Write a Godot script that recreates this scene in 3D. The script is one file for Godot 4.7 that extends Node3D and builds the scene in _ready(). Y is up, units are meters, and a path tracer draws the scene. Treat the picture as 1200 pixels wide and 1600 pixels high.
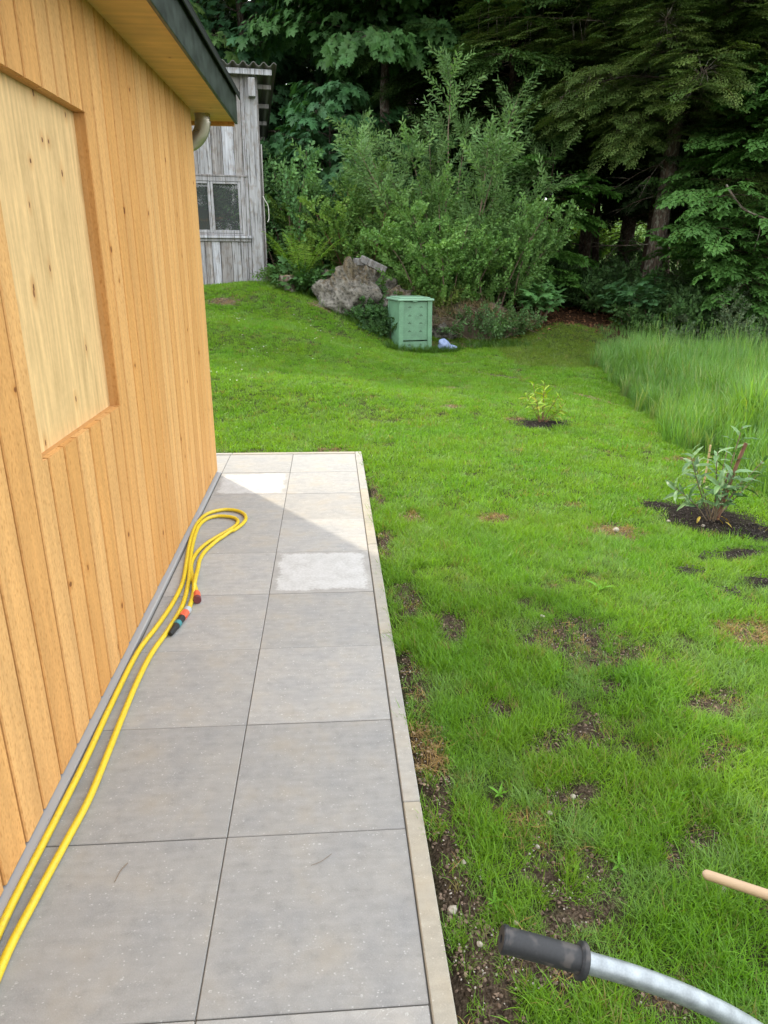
extends Node3D
# A timber house wall, a slab path and a lawn at the edge of a wood.

# ---------------------------------------------------------------- geometry helper
class Geo:
	var v := PackedVector3Array()
	var n := PackedVector3Array()
	var uv := PackedVector2Array()
	var c := PackedColorArray()
	var ix := PackedInt32Array()
	var xf := Transform3D()
	var col := Color(1, 1, 1)
	var uvs := Vector2(1, 1)
	var uvo := Vector2(0, 0)

	func vert(p: Vector3, nn: Vector3, t: Vector2) -> int:
		v.push_back(xf * p)
		n.push_back((xf.basis * nn).normalized())
		uv.push_back(t * uvs + uvo)
		c.push_back(col)
		return v.size() - 1

	# counter-clockwise seen from outside
	func tri(a: Vector3, b: Vector3, d: Vector3, ta := Vector2(), tb := Vector2(), td := Vector2()) -> void:
		var nn := (b - a).cross(d - a).normalized()
		var i := vert(a, nn, ta)
		vert(b, nn, tb)
		vert(d, nn, td)
		ix.append_array([i, i + 2, i + 1])

	func quad(a: Vector3, b: Vector3, d: Vector3, e: Vector3) -> void:
		var nn := (b - a).cross(e - a).normalized()
		if nn.length() < 0.5:
			nn = (d - b).cross(e - b).normalized()
		var ax := nn.abs()
		var i := v.size()
		for p in [a, b, d, e]:
			var t := Vector2(p.x, p.y)
			if ax.x > ax.y and ax.x > ax.z:
				t = Vector2(p.z, p.y)
			elif ax.y > ax.z:
				t = Vector2(p.x, p.z)
			vert(p, nn, t)
		ix.append_array([i, i + 2, i + 1, i, i + 3, i + 2])

	# box with all its edges chamfered by ch
	func box(lo: Vector3, hi: Vector3, ch := 0.0) -> void:
		var mid := (lo + hi) * 0.5
		var h := (hi - lo) * 0.5
		var f := func(sx, sy, sz, keep) -> Vector3:
			var q := Vector3(sx * (h.x - ch), sy * (h.y - ch), sz * (h.z - ch))
			if keep == 0: q.x = sx * h.x
			elif keep == 1: q.y = sy * h.y
			else: q.z = sz * h.z
			return mid + q
		for s in [-1, 1]:
			var a := [f.call(s, -1, -1, 0), f.call(s, 1, -1, 0), f.call(s, 1, 1, 0), f.call(s, -1, 1, 0)]
			var b := [f.call(-1, s, -1, 1), f.call(-1, s, 1, 1), f.call(1, s, 1, 1), f.call(1, s, -1, 1)]
			var d := [f.call(-1, -1, s, 2), f.call(1, -1, s, 2), f.call(1, 1, s, 2), f.call(-1, 1, s, 2)]
			for w in [a, b, d]:
				if s > 0: quad(w[0], w[1], w[2], w[3])
				else: quad(w[3], w[2], w[1], w[0])
		if ch <= 0.0: return
		for s in [-1, 1]:
			for t in [-1, 1]:
				var e := [[f.call(s, t, -1, 0), f.call(s, t, 1, 0), f.call(s, t, 1, 1), f.call(s, t, -1, 1)], [f.call(s, -1, t, 0), f.call(s, -1, t, 2), f.call(s, 1, t, 2), f.call(s, 1, t, 0)], [f.call(-1, s, t, 1), f.call(-1, s, t, 2), f.call(1, s, t, 2), f.call(1, s, t, 1)]]
				var k := 0
				for w in e:
					var cen: Vector3 = (w[0] + w[1] + w[2] + w[3]) * 0.25 - mid
					var axis := Vector3(0, 0, 1) if k == 0 else Vector3(0, 1, 0) if k == 1 else Vector3(1, 0, 0)
					cen -= axis * cen.dot(axis)
					if (w[1] - w[0]).cross(w[3] - w[0]).dot(cen) > 0: quad(w[0], w[1], w[2], w[3])
					else: quad(w[3], w[2], w[1], w[0])
					k += 1
				for u in [-1, 1]:
					var p := [f.call(s, t, u, 0), f.call(s, t, u, 1), f.call(s, t, u, 2)]
					if (p[1] - p[0]).cross(p[2] - p[0]).dot(p[0] - mid) > 0: tri(p[0], p[1], p[2])
					else: tri(p[0], p[2], p[1])

	# polygon in the xz plane (x to the right, z towards us), swept along y
	func prism(poly: Array, y0: float, y1: float, edge := Color(1, 1, 1), front := 9.0) -> void:
		var m := poly.size()
		var area := 0.0
		for i in m:
			area += poly[i].x * poly[(i + 1) % m].y - poly[(i + 1) % m].x * poly[i].y
		var pts := poly.duplicate()
		if area > 0: pts.reverse()
		var run := 0.0
		for i in m:
			var a: Vector2 = pts[i]
			var b: Vector2 = pts[(i + 1) % m]
			var step := a.distance_to(b)
			var p := [Vector3(a.x, y0, a.y), Vector3(b.x, y0, b.y), Vector3(b.x, y1, b.y), Vector3(a.x, y1, a.y)]
			var nn: Vector3 = (p[1] - p[0]).cross(p[3] - p[0]).normalized()
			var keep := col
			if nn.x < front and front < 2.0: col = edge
			var j := v.size()
			vert(p[0], nn, Vector2(run, y0))
			vert(p[1], nn, Vector2(run + step, y0))
			vert(p[2], nn, Vector2(run + step, y1))
			vert(p[3], nn, Vector2(run, y1))
			col = keep
			ix.append_array([j, j + 2, j + 1, j, j + 3, j + 2])
			run += step
		for i in range(1, m - 1):
			tri(Vector3(pts[0].x, y1, pts[0].y), Vector3(pts[i].x, y1, pts[i].y), Vector3(pts[i + 1].x, y1, pts[i + 1].y), pts[0], pts[i], pts[i + 1])
			tri(Vector3(pts[0].x, y0, pts[0].y), Vector3(pts[i + 1].x, y0, pts[i + 1].y), Vector3(pts[i].x, y0, pts[i].y), pts[0], pts[i + 1], pts[i])

	func tube(pts: Array, radii: Array, sides := 8, caps := true, flat := 1.0) -> void:
		var m := pts.size()
		var up := Vector3(0, 1, 0)
		var first: Vector3 = (pts[1] - pts[0]).normalized()
		if absf(first.dot(up)) > 0.9: up = Vector3(1, 0, 0)
		var side := first.cross(up).normalized()
		var run := 0.0
		var base := v.size()
		for i in m:
			var dir: Vector3 = (pts[mini(i + 1, m - 1)] - pts[maxi(i - 1, 0)]).normalized()
			side = (side - dir * side.dot(dir)).normalized()
			var other := dir.cross(side)
			if i > 0: run += pts[i].distance_to(pts[i - 1])
			var r: float = radii[mini(i, radii.size() - 1)]
			for k in sides + 1:
				var a := TAU * k / sides
				var nn := side * cos(a) + other * sin(a) * flat
				vert(pts[i] + nn * r, nn, Vector2(float(k) / sides * TAU * radii[0], run))
		for i in m - 1:
			for k in sides:
				var q := base + i * (sides + 1) + k
				var w := q + sides + 1
				ix.append_array([q, w, q + 1, q + 1, w, w + 1])
		if caps:
			for e in [0, m - 1]:
				var dir2: Vector3 = (pts[0] - pts[1]).normalized() if e == 0 else (pts[m - 1] - pts[m - 2]).normalized()
				var mid := vert_raw(pts[e], dir2)
				for k in sides:
					var p0 := v[base + e * (sides + 1) + k]
					var p1 := v[base + e * (sides + 1) + k + 1]
					var i0 := v.size()
					v.push_back(p0); v.push_back(p1)
					for z in 2:
						n.push_back((xf.basis * dir2).normalized()); uv.push_back(Vector2(0.01 * z, 0.01 * k)); c.push_back(col)
					if e == 0: ix.append_array([mid, i0, i0 + 1])
					else: ix.append_array([mid, i0 + 1, i0])

	func vert_raw(p: Vector3, nn: Vector3) -> int:
		return vert(p, nn, Vector2())

	func mesh() -> ArrayMesh:
		var a := []
		a.resize(Mesh.ARRAY_MAX)
		a[Mesh.ARRAY_VERTEX] = v
		a[Mesh.ARRAY_NORMAL] = n
		a[Mesh.ARRAY_TEX_UV] = uv
		a[Mesh.ARRAY_COLOR] = c
		a[Mesh.ARRAY_INDEX] = ix
		var m := ArrayMesh.new()
		m.add_surface_from_arrays(Mesh.PRIMITIVE_TRIANGLES, a)
		return m

var rng := RandomNumberGenerator.new()
var M := {}
var used := {}

func rf(a: float, b: float) -> float:
	return rng.randf_range(a, b)

func lin(r: float, g: float, b: float) -> Color:
	return Color(r, g, b).linear_to_srgb()

func put(called: String, g: Geo, m: Material, parent: Node = self) -> MeshInstance3D:
	var o := MeshInstance3D.new()
	o.name = called
	o.mesh = g.mesh()
	o.material_override = m
	parent.add_child(o, true)
	return o

func tag(o: Node, label: String, category := "", group := "", kind := "") -> Node:
	if label: o.set_meta("label", label)
	if category: o.set_meta("category", category)
	if group: o.set_meta("group", group)
	if kind: o.set_meta("kind", kind)
	return o

func numbered(called: String) -> String:
	used[called] = used.get(called, -1) + 1
	return called if used[called] == 0 else "%s_%03d" % [called, used[called]]

func thing(called: String, label: String, category: String, at := Vector3(), turn := 0.0, group := "") -> Node3D:
	var o := Node3D.new()
	o.name = numbered(called)
	add_child(o)
	o.position = at
	o.rotation.y = turn
	tag(o, label, category, group)
	return o

func scatter(called: String, mesh: Mesh, mat: Material, places: Array, tints: Array, parent: Node = self) -> MultiMeshInstance3D:
	var mm := MultiMesh.new()
	mm.transform_format = MultiMesh.TRANSFORM_3D
	mm.use_colors = true
	mm.mesh = mesh
	mm.instance_count = places.size()
	for i in places.size():
		mm.set_instance_transform(i, places[i])
		mm.set_instance_color(i, tints[i % tints.size()])
	var o := MultiMeshInstance3D.new()
	o.name = called
	o.multimesh = mm
	o.material_override = mat
	o.set_meta("kind", "stuff")
	parent.add_child(o, true)
	return o

# ---------------------------------------------------------------- textures
func noise_bytes(w: int, h: int, freq: float, seed_: int, octaves := 3, kind := FastNoiseLite.TYPE_SIMPLEX_SMOOTH) -> PackedByteArray:
	var f := FastNoiseLite.new()
	f.noise_type = kind
	f.seed = seed_
	f.frequency = freq
	f.fractal_octaves = octaves
	if octaves < 2: f.fractal_type = FastNoiseLite.FRACTAL_NONE
	var im := f.get_seamless_image(w, h)
	im.convert(Image.FORMAT_L8)
	return im.get_data()

# noise of a w x h picture made from one that is narrower or lower: streaks
func streaks(w: int, h: int, w0: int, h0: int, freq: float, seed_: int, octaves := 3) -> PackedByteArray:
	var im := Image.create_from_data(w0, h0, false, Image.FORMAT_L8, noise_bytes(w0, h0, freq, seed_, octaves))
	im.resize(w, h, Image.INTERPOLATE_CUBIC)
	return im.get_data()

func picture(w: int, h: int, f: Callable) -> ImageTexture:
	var b := PackedByteArray()
	b.resize(w * h * 3)
	var k := 0
	for y in h:
		for x in w:
			var q: Vector3 = f.call(x, y, y * w + x)
			b[k] = clampi(int(q.x * 255.0), 0, 255)
			b[k + 1] = clampi(int(q.y * 255.0), 0, 255)
			b[k + 2] = clampi(int(q.z * 255.0), 0, 255)
			k += 3
	return ImageTexture.create_from_image(Image.create_from_data(w, h, false, Image.FORMAT_RGB8, b))

func grey_tex(w: int, h: int, b: PackedByteArray) -> ImageTexture:
	return ImageTexture.create_from_image(Image.create_from_data(w, h, false, Image.FORMAT_L8, b))

func mat(color: Color, rough := 0.7, metal := 0.0) -> StandardMaterial3D:
	var m := StandardMaterial3D.new()
	m.albedo_color = color
	m.roughness = rough
	m.metallic = metal
	return m

func leafy(back := Color(0.75, 0.8, 0.45), rough := 0.5, spec := 0.35) -> StandardMaterial3D:
	var m := StandardMaterial3D.new()
	m.vertex_color_use_as_albedo = true
	m.roughness = rough
	m.metallic_specular = spec
	m.backlight_enabled = true
	m.backlight = back
	m.cull_mode = BaseMaterial3D.CULL_DISABLED
	return m

func make_materials() -> void:
	# rough-sawn stained spruce, 1.2 m x 2.6 m
	var w := 512
	var h := 1024
	var fine := noise_bytes(w, h, 0.16, 11, 2)
	var mid := streaks(w, h, w, 96, 0.05, 12, 3)
	var wide := streaks(w, h, w, 24, 0.012, 13, 2)
	var speck := streaks(w, h, w, 400, 0.22, 14, 2)
	var knots := []
	rng.seed = 5
	for i in 15:
		knots.append(Vector4(rf(0, w), rf(0, h), rf(1.6, 4.0), rf(2.6, 5.5)))
	var grid := {}
	for q in knots:
		for gy in range(int(q.y - 50) / 32, int(q.y + 50) / 32 + 1):
			for gx in range(int(q.x - 20) / 32, int(q.x + 20) / 32 + 1):
				var key := gy * 100 + gx
				if not grid.has(key): grid[key] = []
				grid[key].append(q)
	var a := Vector3(0.77, 0.598, 0.385)
	M.board_tex = picture(w, h, func(x, y, i):
		var t: float = (mid[i] - 128) / 255.0 * 0.19 + (wide[i] - 128) / 255.0 * 0.12 + (fine[i] - 128) / 255.0 * 0.15
		var q := a * (1.0 + t * 0.55)
		var s: float = speck[i] / 255.0
		if s > 0.60: q = q.lerp(Vector3(0.58, 0.40, 0.21), (s - 0.60) * 1.6)
		var key: int = (int(y) / 32) * 100 + int(x) / 32
		if grid.has(key):
			for kn in grid[key]:
				var d: float = Vector2((x - kn.x) / kn.z, (y - kn.y) / kn.w).length()
				if d < 1.0: q = q.lerp(Vector3(0.36, 0.2, 0.09), 0.75)
				elif d < 3.4: q = q.lerp(Vector3(0.66, 0.45, 0.23), (3.4 - d) / 2.4 * 0.5)
		return q)
	var bump := PackedByteArray()
	bump.resize(w * h)
	for i in w * h:
		bump[i] = clampi(int(mid[i] * 0.4 + fine[i] * 0.35 + speck[i] * 0.25), 0, 255)
	var wood := mat(Color(1, 1, 1), 0.75)
	wood.albedo_texture = M.board_tex
	wood.uv1_scale = Vector3(1.0 / 1.2, 1.0 / 2.6, 1)
	wood.heightmap_enabled = true
	wood.heightmap_texture = grey_tex(w, h, bump)
	wood.heightmap_scale = 0.14
	wood.metallic_specular = 0.3
	wood.vertex_color_use_as_albedo = true
	M.wood = []
	for k in [Color(1, 1, 1), Color(0.995, 0.975, 0.94), Color(0.975, 0.945, 0.90), Color(1.01, 1.0, 0.985), Color(0.99, 0.95, 0.88)]:
		var m: StandardMaterial3D = wood.duplicate()
		m.albedo_color = k
		M.wood.append(m)
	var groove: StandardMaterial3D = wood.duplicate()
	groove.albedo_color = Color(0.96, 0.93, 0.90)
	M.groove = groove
	# planed spruce panel of glued strips, 0.9 m x 1.1 m
	w = 512
	h = 640
	var pm := streaks(w, h, w, 60, 0.06, 21, 3)
	var pw := streaks(w, h, w, 10, 0.02, 22, 2)
	var pf := noise_bytes(w, h, 0.06, 23, 3)
	var strips := []
	var sx := 0.0
	while sx < w:
		strips.append(Vector2(sx, rf(-0.045, 0.045)))
		sx += rf(30, 62)
	var pk := []
	for i in 15:
		pk.append(Vector4(rf(0, w), rf(0, h), rf(2.0, 3.6), rf(3.6, 7.0)))
	M.panel = mat(Color(1, 1, 1), 0.55)
	M.panel.albedo_texture = picture(w, h, func(x, y, i):
		var tone := 0.0
		var edge := 9.0
		for s in strips:
			if s.x <= x: tone = s.y
			edge = minf(edge, absf(s.x - x))
		var t: float = tone + (pm[i] - 128) / 255.0 * 0.22 + (pw[i] - 128) / 255.0 * 0.14 + (pf[i] - 128) / 255.0 * 0.07
		var q: Vector3 = Vector3(0.785, 0.660, 0.470) * (1.0 + t * 0.75) - Vector3(0, 0.12, 0.4) * maxf(0.0, -t) * 0.4
		if edge < 0.7: q *= 0.93
		for kn in pk:
			var d: float = Vector2((x - kn.x) / kn.z, (y - kn.y) / kn.w).length()
			if d < 1.0: q = q.lerp(Vector3(0.34, 0.19, 0.09), 0.85)
			elif d < 5.0: q = q.lerp(Vector3(0.69, 0.50, 0.30), (5.0 - d) / 4.0 * 0.45)
		return q)
	M.panel.uv1_scale = Vector3(1.0 / 0.9, 1.0 / 1.1, 1)
	M.reveal = wood.duplicate()
	M.reveal.albedo_color = Color(0.95, 0.86, 0.78)
	M.soffit = mat(Color(1, 1, 1), 0.5)
	var sf := streaks(512, 512, 24, 512, 0.03, 31, 3)
	var sg := noise_bytes(512, 512, 0.012, 32, 3)
	var sk := []
	for i in 16:
		sk.append(Vector4(rf(0, 512), rf(0, 512), rf(3, 5), rf(1.6, 2.6)))
	M.soffit.albedo_texture = picture(512, 512, func(x, y, i):
		var t: float = (sf[i] - 128) / 255.0 * 0.16 + (sg[i] - 128) / 255.0 * 0.12
		var q := Vector3(0.77, 0.625, 0.355) * (1.0 + t)
		for kn in sk:
			var d: float = Vector2((x - kn.x) / kn.w, (y - kn.y) / kn.z).length()
			if d < 1.0: q = q.lerp(Vector3(0.45, 0.28, 0.12), 0.7)
			elif d < 4.0: q = q.lerp(Vector3(0.65, 0.48, 0.23), (4.0 - d) / 3.0 * 0.4)
		return q)
	M.soffit.uv1_scale = Vector3(1.0 / 1.2, 1.0 / 1.2, 1)
	# concrete slabs, 1.5 m
	w = 1024
	h = 1024
	var cf := noise_bytes(w, h, 0.35, 41, 2)
	var cm := noise_bytes(w, h, 0.03, 42, 4)
	var cw := noise_bytes(w, h, 0.006, 43, 4)
	var cs := streaks(w, h, 200, w, 0.05, 44, 3)
	var cp := noise_bytes(w, h, 0.11, 45, 2)
	var marks := Image.create_empty(w, h, false, Image.FORMAT_L8)
	marks.fill(Color(0, 0, 0))
	for i in 2600:
		var mx := rng.randi_range(3, w - 6)
		var my := rng.randi_range(3, h - 6)
		var sz := rng.randi_range(1, 2) if rng.randf() < 0.88 else rng.randi_range(2, 4)
		for dy in sz:
			for dx in sz + rng.randi_range(0, 1):
				if sz < 3 or rng.randf() < 0.7:
					marks.set_pixel(mini(mx + dx, w - 1), mini(my + dy, h - 1), Color(1, 1, 1) * rf(0.2, 0.95))
	for i in 150:
		var p := Vector2(rf(20, w - 60), rf(20, h - 60))
		var dr := Vector2.from_angle(rf(-0.9, 0.5))
		for k in rng.randi_range(10, 60):
			p += dr
			dr = dr.rotated(rf(-0.07, 0.07))
			if p.x > 1 and p.y > 1 and p.x < w - 2 and p.y < h - 2 and rng.randf() < 0.7:
				marks.set_pixel(int(p.x), int(p.y), Color(1, 1, 1) * rf(0.12, 0.42))
	var md := marks.get_data()
	var slab_tex := picture(w, h, func(_x, _y, i):
		var t: float = (cf[i] - 128) / 255.0 * 0.10 + (cm[i] - 128) / 255.0 * 0.065 + (cw[i] - 128) / 255.0 * 0.08 + (cs[i] - 128) / 255.0 * 0.07
		var q := Vector3(0.592, 0.586, 0.575) * (1.0 + t)
		q += Vector3(0.003, 0.0, -0.005) * ((cw[i] - 128) / 60.0)
		var p: float = cp[i] / 255.0
		if p > 0.74: q = q.lerp(Vector3(0.74, 0.74, 0.73), (p - 0.74) * 1.9)
		if cw[i] > 158: q = q.lerp(Vector3(0.57, 0.535, 0.48), (cw[i] - 158) / 97.0 * 0.32)
		if cm[i] < 78: q *= 1.0 - (78 - cm[i]) / 255.0 * 0.14
		q = q.lerp(Vector3(0.80, 0.80, 0.79), md[i] / 255.0 * 0.85)
		return q)
	M.slab = []
	for k in [0.94, 0.98, 1.01, 1.045]:
		var m := mat(Color(0.97 * k, 0.97 * k, 0.965 * k), 0.85)
		m.albedo_texture = slab_tex
		m.uv1_scale = Vector3(1.0 / 1.5, 1.0 / 1.5, 1)
		m.heightmap_enabled = true
		m.heightmap_texture = grey_tex(w, h, cf) if M.slab.is_empty() else M.slab[0].heightmap_texture
		m.heightmap_scale = 0.05
		M.slab.append(m)
	var curb := mat(Color(1.0, 0.985, 0.95), 0.9)
	curb.albedo_texture = slab_tex
	curb.uv1_scale = Vector3(1.0 / 1.5, 1.0 / 1.5, 1)
	M.curb = []
	for k in [Color(1, 0.985, 0.945), Color(1.0, 0.97, 0.90), Color(0.99, 0.98, 0.955)]:
		var m2: StandardMaterial3D = curb.duplicate()
		m2.albedo_color = k
		M.curb.append(m2)
	# slabs with a dried patch of white cement haze inside a grey rim, uv 0..1 over one slab
	w = 256
	var hz := noise_bytes(w, w, 0.02, 51, 4)
	var hf := noise_bytes(w, w, 0.11, 52, 3)
	var hg := noise_bytes(w, w, 0.35, 53, 2)
	M.hazed = []
	for k in 2:
		var m3 := mat(Color(1, 1, 1), 0.9)
		m3.albedo_texture = picture(w, w, func(x, y, i):
			var j: int = i if k == 0 else (w * w - 1 - i)
			var q: Vector3 = Vector3(0.585, 0.578, 0.563) * (1.0 + (hg[j] - 128) / 255.0 * 0.1 + (hz[j] - 128) / 255.0 * 0.1)
			var e := minf(minf(x, w - 1 - x), minf(y, w - 1 - y)) / float(w)
			var s := e - 0.040 + (hz[j] - 128) / 255.0 * 0.05 + (hf[j] - 128) / 255.0 * 0.045
			var share := clampf(s * 24.0, 0.0, 1.0) * clampf(0.82 + (hf[j] - 128) / 255.0 * 0.32 + (hz[j] - 120) / 255.0 * 0.5, 0.3, 1.0)
			return q.lerp(Vector3(0.70, 0.70, 0.695) * (1.0 + (hg[j] - 128) / 255.0 * 0.07 + (hf[j] - 128) / 255.0 * 0.06), share))
		M.hazed.append(m3)
	# soil, 0.8 m, tinted by the ground's own colours
	w = 512
	var ga := noise_bytes(w, w, 0.03, 61, 4)
	var gb := noise_bytes(w, w, 0.12, 62, 3)
	var gc := noise_bytes(w, w, 0.3, 63, 2)
	M.ground = mat(Color(1, 1, 1), 0.95)
	M.ground.vertex_color_use_as_albedo = true
	M.ground.albedo_texture = picture(w, w, func(_x, _y, i):
		var t: float = 0.72 + (ga[i] - 128) / 255.0 * 0.4 + (gb[i] - 128) / 255.0 * 0.5 + (gc[i] - 128) / 255.0 * 0.45
		var q := Vector3(1, 1, 1) * t
		if gc[i] > 205: q = q.lerp(Vector3(1.0, 0.97, 0.9), 0.5)
		return q)
	M.ground.uv1_triplanar = true
	M.ground.uv1_world_triplanar = true
	M.ground.uv1_scale = Vector3(1.25, 1.25, 1.25)
	M.ground.heightmap_enabled = true
	M.ground.heightmap_texture = grey_tex(w, w, gb)
	M.ground.heightmap_scale = 1.6
	M.ground.metallic_specular = 0.2
	# weathered boards, 1 m x 3.4 m
	w = 512
	h = 1024
	var wa := streaks(w, h, w, 60, 0.07, 71, 4)
	var wb := streaks(w, h, w, 20, 0.02, 72, 3)
	var wc := noise_bytes(w, h, 0.02, 73, 4)
	var wd := noise_bytes(w, h, 0.3, 74, 2)
	var grey_wood := mat(Color(1, 1, 1), 0.9)
	grey_wood.albedo_texture = picture(w, h, func(_x, _y, i):
		var t: float = (wa[i] - 128) / 255.0 * 0.36 + (wb[i] - 128) / 255.0 * 0.2 + (wd[i] - 128) / 255.0 * 0.12
		var q := Vector3(0.545, 0.545, 0.552) * (1.0 + t)
		var s: float = wc[i] / 255.0
		q = q.lerp(Vector3(0.42, 0.38, 0.345), clampf((s - 0.54) * 1.5, 0.0, 0.42))
		if wa[i] < 62: q *= 0.7
		return q)
	grey_wood.uv1_scale = Vector3(1.0, 1.0 / 3.4, 1)
	grey_wood.heightmap_enabled = true
	grey_wood.heightmap_texture = grey_tex(w, h, wa)
	grey_wood.heightmap_scale = 0.3
	M.old = []
	for k in [Color(1, 1, 1), Color(0.93, 0.91, 0.89), Color(1.10, 1.11, 1.13), Color(0.97, 0.965, 0.965), Color(0.88, 0.86, 0.84)]:
		var m4: StandardMaterial3D = grey_wood.duplicate()
		m4.albedo_color = k
		M.old.append(m4)
	# bark
	w = 256
	var ba := streaks(w, 512, w, 90, 0.06, 81, 4)
	var bb := noise_bytes(w, 512, 0.02, 82, 4)
	M.bark = mat(Color(1, 1, 1), 0.95)
	M.bark.albedo_texture = picture(w, 512, func(_x, _y, i):
		var t: float = (ba[i] - 128) / 255.0 * 0.8
		var q := Vector3(0.34, 0.29, 0.25) * (1.0 + t)
		var s: float = bb[i] / 255.0
		return q.lerp(Vector3(0.52, 0.53, 0.47), clampf((s - 0.55) * 4.0, 0.0, 0.7)))
	M.bark.uv1_scale = Vector3(1.6, 0.8, 1)
	M.bark.heightmap_enabled = true
	M.bark.heightmap_texture = grey_tex(w, 512, ba)
	M.bark.heightmap_scale = 1.2
	M.dark_bark = M.bark.duplicate()
	M.dark_bark.albedo_color = Color(0.86, 0.80, 0.76)
	# conglomerate rock with moss on its crown
	w = 512
	var ra := noise_bytes(w, w, 0.042, 91, 2, FastNoiseLite.TYPE_CELLULAR)
	var rb := noise_bytes(w, w, 0.012, 92, 4)
	var rc := noise_bytes(w, w, 0.18, 93, 3)
	M.rock = mat(Color(1, 1, 1), 0.95)
	M.rock.vertex_color_use_as_albedo = true
	M.rock.albedo_texture = picture(w, w, func(_x, _y, i):
		var t: float = (rc[i] - 128) / 255.0 * 0.75 + (rb[i] - 128) / 255.0 * 0.35
		var q := Vector3(0.62, 0.60, 0.56) * (1.0 + t)
		if ra[i] > 150: q = q.lerp(Vector3(0.86, 0.84, 0.80), 0.7)
		elif ra[i] < 70: q = q.lerp(Vector3(0.26, 0.25, 0.23), 0.7)
		return q)
	M.rock.uv1_triplanar = true
	M.rock.uv1_scale = Vector3(0.75, 0.75, 0.75)
	M.rock.heightmap_enabled = true
	M.rock.heightmap_texture = grey_tex(w, w, rc)
	M.rock.heightmap_scale = 3.0
	# metals, plastics, rubber
	var smear := noise_bytes(256, 256, 0.02, 101, 4)
	var grit := noise_bytes(256, 256, 0.2, 102, 2)
	M.fascia = mat(Color(1, 1, 1), 0.42, 0.35)
	M.fascia.albedo_texture = picture(256, 256, func(_x, _y, i):
		var t: float = (smear[i] - 128) / 255.0
		return Vector3(0.235, 0.26, 0.245) * (1.0 + t * 0.7 + (grit[i] - 128) / 255.0 * 0.08))
	M.fascia.uv1_scale = Vector3(1.4, 1.4, 1)
	M.drip = mat(Color(0.13, 0.14, 0.14), 0.5, 0.3)
	M.zinc = mat(lin(0.42, 0.39, 0.32), 0.34, 0.75)  # yellowish tint puts the soffit's reflection into the base colour
	M.zinc.roughness_texture = grey_tex(256, 256, noise_bytes(256, 256, 0.02, 103, 3))
	M.zinc.roughness = 0.95
	M.bin = mat(Color(1, 1, 1), 0.6)
	M.bin.albedo_texture = picture(256, 256, func(_x, _y, i):
		var q := Vector3(0.345, 0.49, 0.385) * (1.0 + (smear[i] - 128) / 255.0 * 0.16 + (grit[i] - 128) / 255.0 * 0.08)
		var s: float = smear[(i * 7) % 65536] / 255.0
		return q.lerp(Vector3(0.48, 0.58, 0.50), clampf((s - 0.6) * 1.5, 0.0, 0.5)))
	M.bin_side = M.bin.duplicate()
	M.bin_side.albedo_color = Color(1.04, 1.05, 1.04)
	M.bin_lid = mat(Color(0.47, 0.61, 0.51), 0.5)
	M.dark_hole = mat(Color(0.10, 0.15, 0.11), 0.8)
	M.hose = mat(Color(1, 1, 1), 0.38)
	M.hose.albedo_texture = picture(256, 256, func(_x, _y, i):
		var q := Vector3(0.80, 0.70, 0.15) * (1.0 + (smear[i] - 128) / 255.0 * 0.10)
		if grit[i] > 200: q = q.lerp(Vector3(0.48, 0.42, 0.16), 0.55)
		if smear[i] > 160: q = q.lerp(Vector3(0.62, 0.56, 0.26), (smear[i] - 160) / 95.0 * 0.7)
		return q)
	M.hose.uv1_scale = Vector3(8, 3, 1)
	M.black_plastic = mat(Color(0.09, 0.095, 0.10), 0.45)
	M.grey_plastic = mat(Color(0.62, 0.65, 0.66), 0.45)
	M.teal_plastic = mat(Color(0.22, 0.48, 0.50), 0.45)
	M.orange_plastic = mat(Color(0.80, 0.36, 0.24), 0.5)
	M.maroon_plastic = mat(Color(0.38, 0.17, 0.19), 0.5)
	M.rubber = mat(Color(1, 1, 1), 0.62)
	M.rubber.albedo_texture = picture(256, 256, func(_x, _y, i):
		var q := Vector3(0.135, 0.14, 0.15) * (1.0 + (grit[i] - 128) / 255.0 * 0.25)
		return q.lerp(Vector3(0.36, 0.33, 0.31), clampf((smear[i] / 255.0 - 0.58) * 3.0, 0.0, 0.55)))
	M.rubber.uv1_scale = Vector3(4, 4, 1)
	M.steel = mat(Color(1, 1, 1), 0.5, 0.7)
	M.steel.albedo_texture = picture(256, 256, func(_x, _y, i):
		var q := Vector3(0.58, 0.605, 0.62) * (1.0 + (smear[i] - 128) / 255.0 * 0.22 + (grit[i] - 128) / 255.0 * 0.1)
		return q)
	M.steel.uv1_scale = Vector3(5, 5, 1)
	M.handle_wood = mat(Color(1, 1, 1), 0.55)
	var hw := streaks(256, 256, 256, 20, 0.08, 105, 3)
	M.handle_wood.albedo_texture = picture(256, 256, func(_x, _y, i):
		return Vector3(0.69, 0.585, 0.46) * (1.0 + (hw[i] - 128) / 255.0 * 0.28))
	M.handle_wood.uv1_scale = Vector3(6, 1.2, 1)
	M.plinth = mat(Color(0.60, 0.60, 0.60), 0.8)
	M.bag = mat(Color(0.50, 0.56, 0.70), 0.5)
	M.bag.backlight_enabled = true
	M.bag.backlight = Color(0.3, 0.3, 0.4)
	M.eternit = mat(Color(0.42, 0.41, 0.40), 0.9)
	M.eternit_dark = M.eternit
	M.interior = mat(Color(0.27, 0.26, 0.24), 0.9)
	M.pale_thing = mat(Color(0.70, 0.78, 0.80), 0.6)
	M.glass = mat(Color(0.9, 0.95, 0.93, 0.05), 0.03)
	M.glass.metallic_specular = 0.7
	M.glass.transparency = BaseMaterial3D.TRANSPARENCY_ALPHA
	M.glass.normal_enabled = true
	var wob := FastNoiseLite.new()
	wob.frequency = 0.006
	wob.seed = 7
	wob.fractal_octaves = 2
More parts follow.
